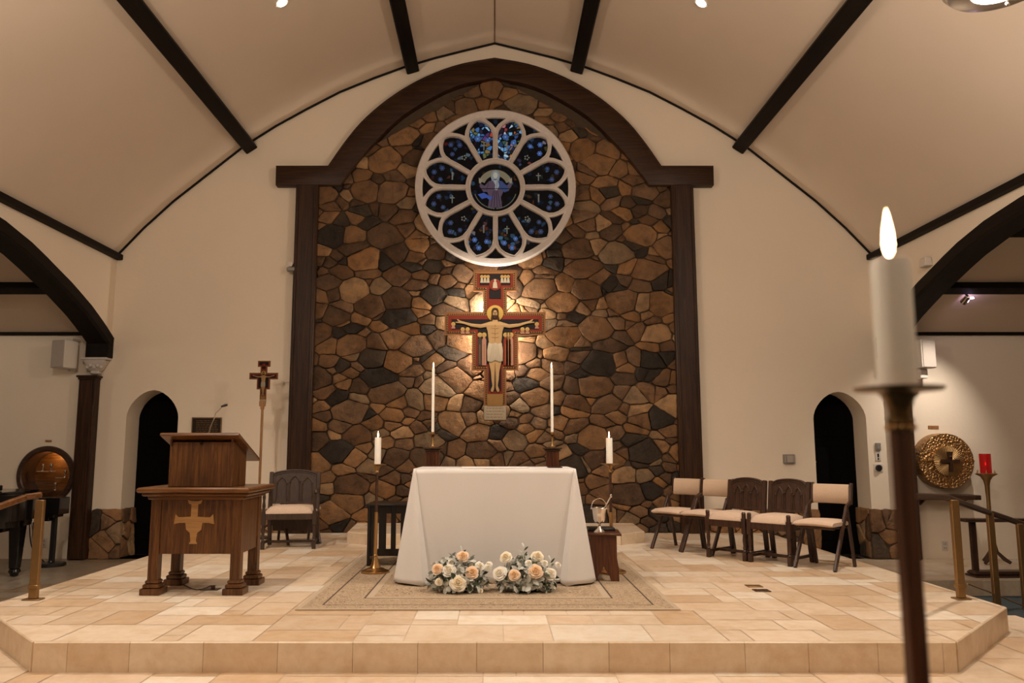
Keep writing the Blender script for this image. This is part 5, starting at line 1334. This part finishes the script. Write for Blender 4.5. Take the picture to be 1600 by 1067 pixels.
for x, z in ((-0.01, 0.06), (0.20, -0.03), (0.07, -0.21), (-0.13, 0.06)):
    mb = MB(); mb.lathe([(0.0, 0), (0.024, 0), (0.022, 0.006), (0.006, 0.015), (0.006, 0.045), (0.018, 0.055), (0.024, 0.085), (0.022, 0.10), (0.010, 0.09), (0, 0.085)], n=16)
    mb.build('chalice', M['silver'], loc=(NIC[0] + x, W + 0.12, NIC[1] + z), cat='chalice', group='vessels in the round niche', label='small silver vessel on a shelf of the round niche')
lamp('niche_light', 'POINT', (NIC[0] + 0.02, W + 0.14, NIC[1] + 0.27), 2.2, (1, 0.62, 0.25), 0.03)
q = onwall(76, 689); mb = MB(); mb.box((q.x, W - 0.005, q.z), (0.09, 0.01, 0.03), bev=0.002); mb.build('name_plate', M['pole_wood'], cat='plaque', label='tiny wooden plate above the round display niche')
# bronze disc tabernacle with cross
q = onwall(1467, 720)
TX, TZ = 6.33, 1.0
m = Mat('hammered_bronze'); v = m.coord((1, 1, 1)); vo = m.n('ShaderNodeTexVoronoi'); vo.inputs['Scale'].default_value = 34; m.l(v, vo.inputs['Vector'])
nz_ = m.noise(v, 26, 4, 0.6, 1.5)
m.base(m.ramp(vo.outputs['Distance'], [(0.1, (0.12, 0.065, 0.03)), (0.5, (0.46, 0.27, 0.11))])); m.set(0.35, 0.9); m.bump(vo.outputs['Distance'], 0.9, 0.02); M['hammered'] = m.m
t = thing('bronze_tabernacle', 'round hammered bronze disc with a dark cross on the right aisle wall', 'tabernacle', (TX, W, TZ))
mb = MB(); mb.lathe([(0.385, 0.0), (0.385, 0.19), (0.378, 0.21), (0.2, 0.215), (0.0, 0.215)], (0, 0, 0), 64, 'Y'); mb.build('disc', M['hammered'], t)
mb = MB(); vs, fs = [], []
N = 96
for j, (r, h) in enumerate(((0.205, 0.205), (0.205, 0.25), (0.13, 0.265), (0.05, 0.27))):
    for i in range(N):
        rr = r * (1 + (0.02 if i % 2 else -0.02) * (j > 0)); vs.append((rr * math.cos(2 * PI * i / N), -h - (0.004 if i % 2 else 0), rr * math.sin(2 * PI * i / N)))
for j in range(3):
    for i in range(N): fs.append((j * N + i, j * N + (i + 1) % N, j * N + N + (i + 1) % N, j * N + N + i))
fs.append(tuple(range(3 * N, 4 * N))); mb.add(vs, fs); mb.build('inner_disc', M['brass_dull'], t)
mb = MB(); a_ = 0.02
mb.prism([(-0.02, -0.15), (0.02, -0.15), (0.018, -0.02), (0.12, -0.025), (0.13, 0.025), (0.02, 0.02), (0.035, 0.13), (-0.035, 0.13), (-0.02, 0.02), (-0.13, 0.025), (-0.12, -0.025), (-0.018, -0.02)], -0.275, -0.31); mb.sphere((0, -0.31, 0.06), 0.02, 8); mb.build('cross', M['bronze_dark'], t)
mb = MB()
for a in range(4): x, z = math.cos(a * PI / 2), math.sin(a * PI / 2); mb.bar((x * .21, -0.218, z * .21), (x * .38, -0.214, z * .38), 0.014, 0.014)
mb.build('seam_strips', M['brass'], t)
q0, q1 = onwall(1424, 774), onwall(1517, 774)
t = thing('wall_shelf', 'dark wooden shelf on the wall under the bronze disc', 'shelf', ((q0.x + q1.x) / 2 - .02, W, 0.50))
mb = MB(); mb.box((0, -0.14, 0.0), (q1.x - q0.x, 0.28, 0.065), bev=0.006); mb.build('board', M['walnut_h'], t)
for s in (-1, 1): mb = MB(); mb.prism([(0, -0.03), (0, -0.12), (-0.02, -0.12), (-0.18, -0.03)], s * 0.30, s * 0.28, 'YZ'); mb.build('bracket', M['walnut'], t)
q = onwall(1458, 667.5); mb = MB(); mb.box((q.x, W - 0.005, q.z), (0.15, 0.01, 0.045), bev=0.002); mb.build('name_plate', M['pole_wood'], cat='plaque', label='small wooden plate above the bronze disc')

# red sanctuary lamp on its stand
qx = at_depth(1541, 740, 10.95)
t = thing('lamp_stand', 'tall bronze floor stand carrying the red sanctuary lamp', 'lamp stand', (qx.x, 10.95, ZS))
zz = qx.z - ZS
mb = MB(); mb.lathe([(0.024, 0.05), (0.028, 0.3), (0.024, zz - 0.35), (0.032, zz - 0.15), (0.045, zz - 0.09), (0.075, zz - 0.04), (0.125, zz - 0.012), (0.135, zz), (0.10, zz + 0.005), (0, zz + .005)], n=28); mb.build('stem', M['brass_dull'], t)
for k in range(3):
    a = k * 2 * PI / 3 - 0.5
    mb = MB(); d = Vector((math.cos(a), math.sin(a), 0)); mb.tube([d * .015 + Vector((0, 0, 0.36)), d * 0.05 + Vector((0, 0, 0.16)), d * 0.13 + Vector((0, 0, 0.07)), d * 0.2 + Vector((0, 0, 0.022))], [0.018, 0.022, 0.028, 0.022], 8); mb.build('foot', M['bronze_dark'], t)
mb = MB()
for k in range(6): a = k * PI / 3; mb.tube([(0.12 * math.cos(a), 0.12 * math.sin(a), zz), (0.11 * math.cos(a), 0.11 * math.sin(a), zz + 0.05)], [0.012, 0.005], 8)
mb.build('prongs', M['brass'], t)
t = thing('sanctuary_lamp', 'glowing red glass lamp on the bronze stand by the right wall', 'lamp', (qx.x, 10.95, qx.z + 0.008))
mb = MB(); mb.lathe([(0.0, 0), (0.070, 0.0), (0.072, 0.26), (0.066, 0.26), (0.064, 0.012), (0, 0.012)], n=28); mb.build('red_glass', M['red_glass'], t)
mb = MB(); mb.lathe([(0, 0.013), (0.045, 0.013), (0.045, 0.10), (0.0, 0.10)], n=20); mb.build('candle_inside', M['wax'], t)
mb = MB(); mb.lathe([(0.001, 0.102), (0.008, 0.115), (0.006, 0.135), (0.0005, 0.155)], n=10); mb.build('flame', emis('red_flame', (1, 0.25, 0.12), 7), t)
# kneeler behind the right handrail
t = thing('kneeler', 'dark wooden prayer kneeler beside the red sanctuary lamp', 'kneeler', (0, 0, ZS))
k0 = at_floor(1514, 900, ZS); kz = at_depth(1511, 812, k0.y).z - ZS
mb = MB(); mb.box((k0.x + 0.50, k0.y - 0.05, kz), (1.12, 0.13, 0.04), bev=0.006); mb.build('arm_rail', M['walnut_h'], t)
for dx in (0.07, 0.98):
    mb = MB(); mb.box((k0.x + dx, k0.y - 0.03, kz / 2), (0.07, 0.05, kz - .02), bev=0.006); mb.build('post', M['walnut'], t)
mb = MB(); mb.box((k0.x + 0.52, k0.y - 0.06, 0.05), (1.06, 0.20, 0.05), bev=0.02); mb.build('kneeling_pad', M['bronze_dark'], t)
mb = MB(); mb.box((k0.x + 0.52, k0.y - 0.03, 0.014), (1.04, 0.24, 0.026), bev=0.006); mb.build('base', M['walnut_h'], t)

# ---------------------------------------------------------------- handrails and ramp
mb = MB()
mb.add([(PX + .02, 6.8, -0.03), (PX + .02, 9.3, -0.03), (8.3, 9.3, -0.5), (8.3, 6.8, -0.5), (PX + .02, 6.8, ZN), (PX + .02, 9.3, ZN), (8.3, 9.3, ZN), (8.3, 6.8, ZN)],
       [(0, 1, 2, 3), (4, 5, 6, 7), (0, 1, 5, 4), (1, 2, 6, 5), (2, 3, 7, 6), (3, 0, 4, 7)])
RA0, RA1 = at_floor(1521, 918, -0.03), None
mb.bm.free()
p1 = at_floor(1502, 936)                         # post on the platform
P2 = at_depth(1557, 929, 7.2); P3 = at_depth(1604, 949, 7.35)
t = thing('handrail', 'brass handrail with a wooden top rail at the right edge of the platform', 'handrail', (p1.x, p1.y, 0))
def rel(v): return Vector(v) - Vector((p1.x, p1.y, 0))
T0, T1, T2, T3 = at_depth(1428, 775, 5.9), at_depth(1478, 777, p1.y), at_depth(1546, 801, 7.2), at_depth(1640, 833, 7.6)
mb = MB()
mb.bar(rel(T0), rel(T1) + Vector((0.02, 0.0, 0)), 0.042, 0.048, bev=0.01); mb.bar(rel(T1), rel(T2), 0.042, 0.048, bev=0.01); mb.bar(rel(T2), rel(T3) , 0.042, 0.048, bev=0.01)
mb.build('top_rail', M['walnut_h'], t)
mb = MB(); mb.box((0, 0, 0.005), (0.12, 0.09, 0.010), bev=0.003); mb.box((0, 0, (T1.z - .03) / 2 + .01), (0.062, 0.04, T1.z - 0.03), bev=0.004); mb.box((0.0, 0, 0.10), (0.075, 0.055, 0.03), bev=0.004); mb.build('post', M['brass_dull'], t)
for Q, T in ((P2, T2), (P3, at_depth(1593, 818, 7.35))):
    mb = MB(); a = rel(Q); b = rel(T); mb.box(((a.x + b.x) / 2, (a.y + b.y) / 2, (ZN + .02 + b.z) / 2), (0.055, 0.04, b.z - ZN - .02), bev=0.004); mb.build('post', M['brass_dull'], t)
mb = MB(); mb.tube([rel(at_depth(1512, 912, p1.y + .5)), rel(P2), rel(P3)], 0.006, 8); mb.build('lower_rod', M['brass'], t)
mb = MB()
m0, m1, m2 = (PX + .02, 6.78), (P2.x, 7.2), (P3.x + .8, 7.5)
zz0, zz1 = -0.20, -0.34
mb.add([(PX + .02, 6.76, zz0), (P2.x - .4, 7.9, zz0 - .02), (P3.x + 1.6, 8.2, zz1), (P3.x + 1.6, 6.7, zz1)] + [(PX + .02, 6.76, ZN), (P2.x - .4, 7.9, ZN), (P3.x + 1.6, 8.2, ZN), (P3.x + 1.6, 6.7, ZN)],
       [(0, 1, 2, 3), (4, 5, 6, 7), (0, 1, 5, 4), (1, 2, 6, 5), (2, 3, 7, 6), (3, 0, 4, 7)])
mb.build('ramp', M['carpet'], smooth=0, kind='structure')
p1 = at_floor(52, 937)
t = thing('handrail', 'brass handrail with a wooden top rail at the left edge of the platform', 'handrail', (p1.x, p1.y, 0))
T0, T1, T2 = at_depth(66, 773, p1.y + .05), at_depth(38, 777, p1.y), at_depth(-60, 812, 5.9)
mb = MB(); mb.bar(rel(T1), rel(T0), 0.042, 0.048, bev=0.01); mb.bar(rel(T2), rel(T1) + Vector((.01, 0, 0)), 0.042, 0.048, bev=0.01); mb.build('top_rail', M['oak_h'], t)
a = rel(at_depth(33, 780, p1.y))
mb = MB(); mb.box((0, 0, 0.005) , (0.14, 0.09, 0.010), bev=0.003); mb.box((0, 0, (T1.z - .03) / 2 + .01), (0.066, 0.04, T1.z - 0.03), bev=0.004); mb.box((0.0, 0, 0.10), (0.078, 0.055, 0.03), bev=0.004); mb.build('post', M['brass_dull'], t)

# ---------------------------------------------------------------- piano and its neighbours (left aisle)
t = thing('grand_piano', 'black grand piano at the left edge of the picture', 'piano', (-6.44, 9.9, ZS))
out = [(0.62, -0.55), (0.80, -0.30), (0.78, 0.05), (0.70, 0.35), (0.45, 0.62), (0.0, 0.70), (-0.6, 0.62), (-1.3, 0.55), (-1.3, -0.75), (0.40, -0.75)]
out = smooth_line(out + [out[0]], {out[7], out[8]}, 2)[:-1]
mb = MB(); mb.prism(out, 0.68, 0.985, 'XY'); mb.build('case', M['piano'], t, smooth=50)
mb = MB(); mb.prism([(a * 1.015, b * 1.02) for a, b in out if a < 0.55] , 0.987, 1.012, 'XY'); mb.build('lid', M['piano'], t, smooth=50)
mb = MB(); mb.prism([(a * .93 - .02, b * .9) for a, b in out], 0.60, 0.68, 'XY'); mb.prism([(a * .72 - .08, b * .72) for a, b in out], 0.53, 0.60, 'XY'); mb.build('underframe', M['piano'], t, smooth=50)
mb = MB(); mb.box((-0.1, -0.1, 1.05), (0.85, 0.45, 0.07), bev=0.01); mb.box((-0.15, -0.1, 1.12), (0.7, 0.05, 0.05), rot=(0.2, 0, 0), bev=0.006); mb.tube([(-0.25, -0.2, 1.1), (-0.1, -0.2, 1.17), (0.02, -0.2, 1.2)], 0.012, 8); mb.build('music_desk', M['piano'], t)
for x, y in ((0.62, 0.0), (-0.9, -0.45), (-0.9, 0.4)):
    mb = MB(); mb.box((x, y, 0.37), (0.10, 0.10, 0.56), taper=(1.5, 1.5), bev=0.01); mb.lathe([(0.02, 0), (0.045, 0.01), (0.05, 0.035), (0.07, 0.055), (0.06, 0.09)], (x, y, 0), 14); mb.build('leg', M['piano'], t)
mb = MB(); mb.box((0.78, -0.16, 0.81), (0.012, 0.25, 0.26)); 
mb.bm.free()
pp = at_floor(79, 884, ZS)
t = thing('pole_stand', 'black round-based pole stand under the piano edge', 'stand', (pp.x, pp.y, ZS))
mb = MB(); mb.lathe([(0.0, 0), (0.185, 0), (0.185, 0.03), (0.17, 0.045), (0.04, 0.05), (0.03, 0.07)], n=32); mb.build('base', M['black'], t)
mb = MB(); mb.box((0.01, 0, 0.36), (0.065, 0.05, 0.62), bev=0.006); mb.build('pole', M['black'], t)
mb = MB()
for k in range(5): mb.box((-0.02 - 0.035 * k, 0, 0.70 + 0.052 * (0)), (0.20 - 0.0 * k, 0.24, 0.05), bev=0.004)
mb.bm.free()
mb = MB(); mb.box((-0.02, 0, 0.78), (0.30, 0.26, 0.22), bev=0.006); mb.box((-0.05, 0, 0.655), (0.22, 0.24, 0.05), bev=0.004); mb.box((-0.08, 0, 0.61), (0.14, 0.22, 0.05), bev=0.004); mb.build('speaker_box', M['piano'], t)
rnd = random.Random(6)
for k in range(5):
    a = at_depth(58 - 3 * k, 812 + 2 * k, 10.4); b = at_floor(45 + 3 * k, 880 + (k % 3) * 3, ZS)
    q = [a, a.lerp(b, .3) + Vector((rnd.uniform(-.03, .06), 0, -.06)), a.lerp(b, .6) + Vector((rnd.uniform(-.08, .05), 0, -.02)), b + Vector((rnd.uniform(.0, .15), 0, .02)), b + Vector((rnd.uniform(.15, .3), .1, .008))]
    for _ in range(2):
        n_ = [q[0]]
        for u, v_ in zip(q, q[1:]): n_ += [u.lerp(v_, .25), u.lerp(v_, .75)]
        q = n_ + [q[-1]]
    mb = MB(); mb.tube(q, 0.007, 6)
    mb.build('cable', M['white_plastic'] if k % 2 else M['black'], cat='cable', group='cables hanging under the piano', label='loose cable hanging from the piano down to the floor')

# ---------------------------------------------------------------- lights that can be seen
for px, py, nm in ((440, 3, 'left'), (1096, 3, 'right')):
    r_ = _ray(px, py); best = None
    for k in range(400):
        Y = 3 + k * 0.02; tt = Y / r_[1]; x, z = r_[0] * tt, EYE + r_[2] * tt
        za, an = arch_at(x)
        if z >= za: best = (x, Y, za, an); break
    x, Y, za, an = best; nx, nz = math.sin(an), -math.cos(an)
    t = thing('recessed_light', 'small round glowing recessed light in the %s slope of the ceiling' % nm, 'ceiling light', (x, Y, za))
    t.rotation_euler = (0, -an, 0)
    mb = MB(); mb.lathe([(0.055, -0.012), (0.085, -0.012), (0.09, 0.0), (0.055, 0.0)], (0, 0, 0), 28); mb.build('trim_ring', M['white_plastic'], t)
    mb = MB(); mb.lathe([(0.058, -0.018), (0.058, -0.006)], (0, 0, 0), 24); mb.build('lens', M['bulb'], t)
    lamp('recessed_lamp', 'SPOT', (x + nx * .04, Y, za + nz * .04), 60, WARM, 0.05, (x * .6, Y - .3, 0), 110, 1.0)
for x, nm in ((-1.42, 'left'), (1.42, 'right')):
    z, a = arch_at(x)
    t = thing('spotlight', 'small silver spotlight on the inner %s roof beam, aimed at the crucifix' % nm, 'spotlight', (x * 1.03, 8.3, z - 0.22))
    mb = MB(); mb.tube([(0, 0, 0), (-x * .03, 0.16, -0.09)], [0.04, 0.055], 16); mb.build('lamp_head', M['silver'], t)
    mb = MB(); mb.tube([(0, 0, 0.0), (0, 0, 0.2)], 0.014, 8); mb.box((0, 0, 0.17), (0.09, 0.09, 0.03)); mb.build('bracket', M['black'], t)
q = at_depth(1514, 459, 9.9)
q = at_depth(1514, 459, 10.40)
t = thing('spotlight', 'small silver spotlight glowing lilac on the right aisle roof beam', 'spotlight', (q.x, 10.42, q.z - 0.03))
mb = MB(); mb.tube([(0, 0, 0), (-0.02, 0.09, -0.07)], [0.035, 0.048], 16); mb.build('lamp_head', M['silver'], t)
mb = MB(); mb.lathe([(0.0, 0), (0.03, 0), (0.02, 0.02)], (0.045, 0, -0.03), 12); mb.build('lens', emis('lilac_lens', (1, 0.80, 0.95), 12), t)
mb = MB(); mb.tube([(0, 0, 0.0), (-0.05, 0.03, 0.07)], 0.012, 8); mb.box((-0.06, 0.03, 0.07), (0.12, 0.04, 0.025)); mb.build('bracket', M['black'], t)
lamp('lilac_lamp', 'POINT', (q.x + .03, 10.47, q.z - .09), 1.0, (0.85, 0.55, 1.0), 0.03)
# pendant bowls
def pendant(x, y, z, lb):
    zt, _a = arch_at(x)
    t = thing('pendant_lamp', lb, 'pendant lamp', (x, y, z))
    mb = MB(); mb.lathe([(0.20, -0.030), (0.31, -0.012), (0.345, 0.03), (0.352, 0.06), (0.335, 0.06), (0.30, 0.0), (0.20, -0.018)], n=48); mb.build('metal_shade', M['silver'], t)
    mb = MB(); mb.lathe([(0.0, -0.045), (0.10, -0.042), (0.17, -0.032), (0.215, -0.018), (0.2, 0.0), (0.0, 0.0)], n=40)
    g = M['bowl_glass'] = emis('lit_bowl_glass', (1.0, 0.84, 0.64), 7, (0.6, 0.55, 0.5))
    mb.build('glass_diffuser', g, t)
    for k in range(3):
        a = k * 2 * PI / 3 + 2.9
        mb = MB(); mb.sphere((0.19 * math.cos(a), 0.19 * math.sin(a), -0.05), 0.018, 10); mb.build('knob', M['silver'], t)
    mb = MB()
    for k in range(3): a = k * 2 * PI / 3; mb.tube([(0.33 * math.cos(a), 0.33 * math.sin(a), 0.05), (0, 0, 0.5)], 0.004, 6)
    mb.tube([(0, 0, 0.5), (0, 0, zt - z)], 0.01, 8); mb.build('chain', M['bronze_dark'], t)
    return t
_p = at_depth(1562, -22, 5.0)
pendant(_p.x, 5.0, _p.z, 'round lit pendant lamp at the top right corner of the picture')
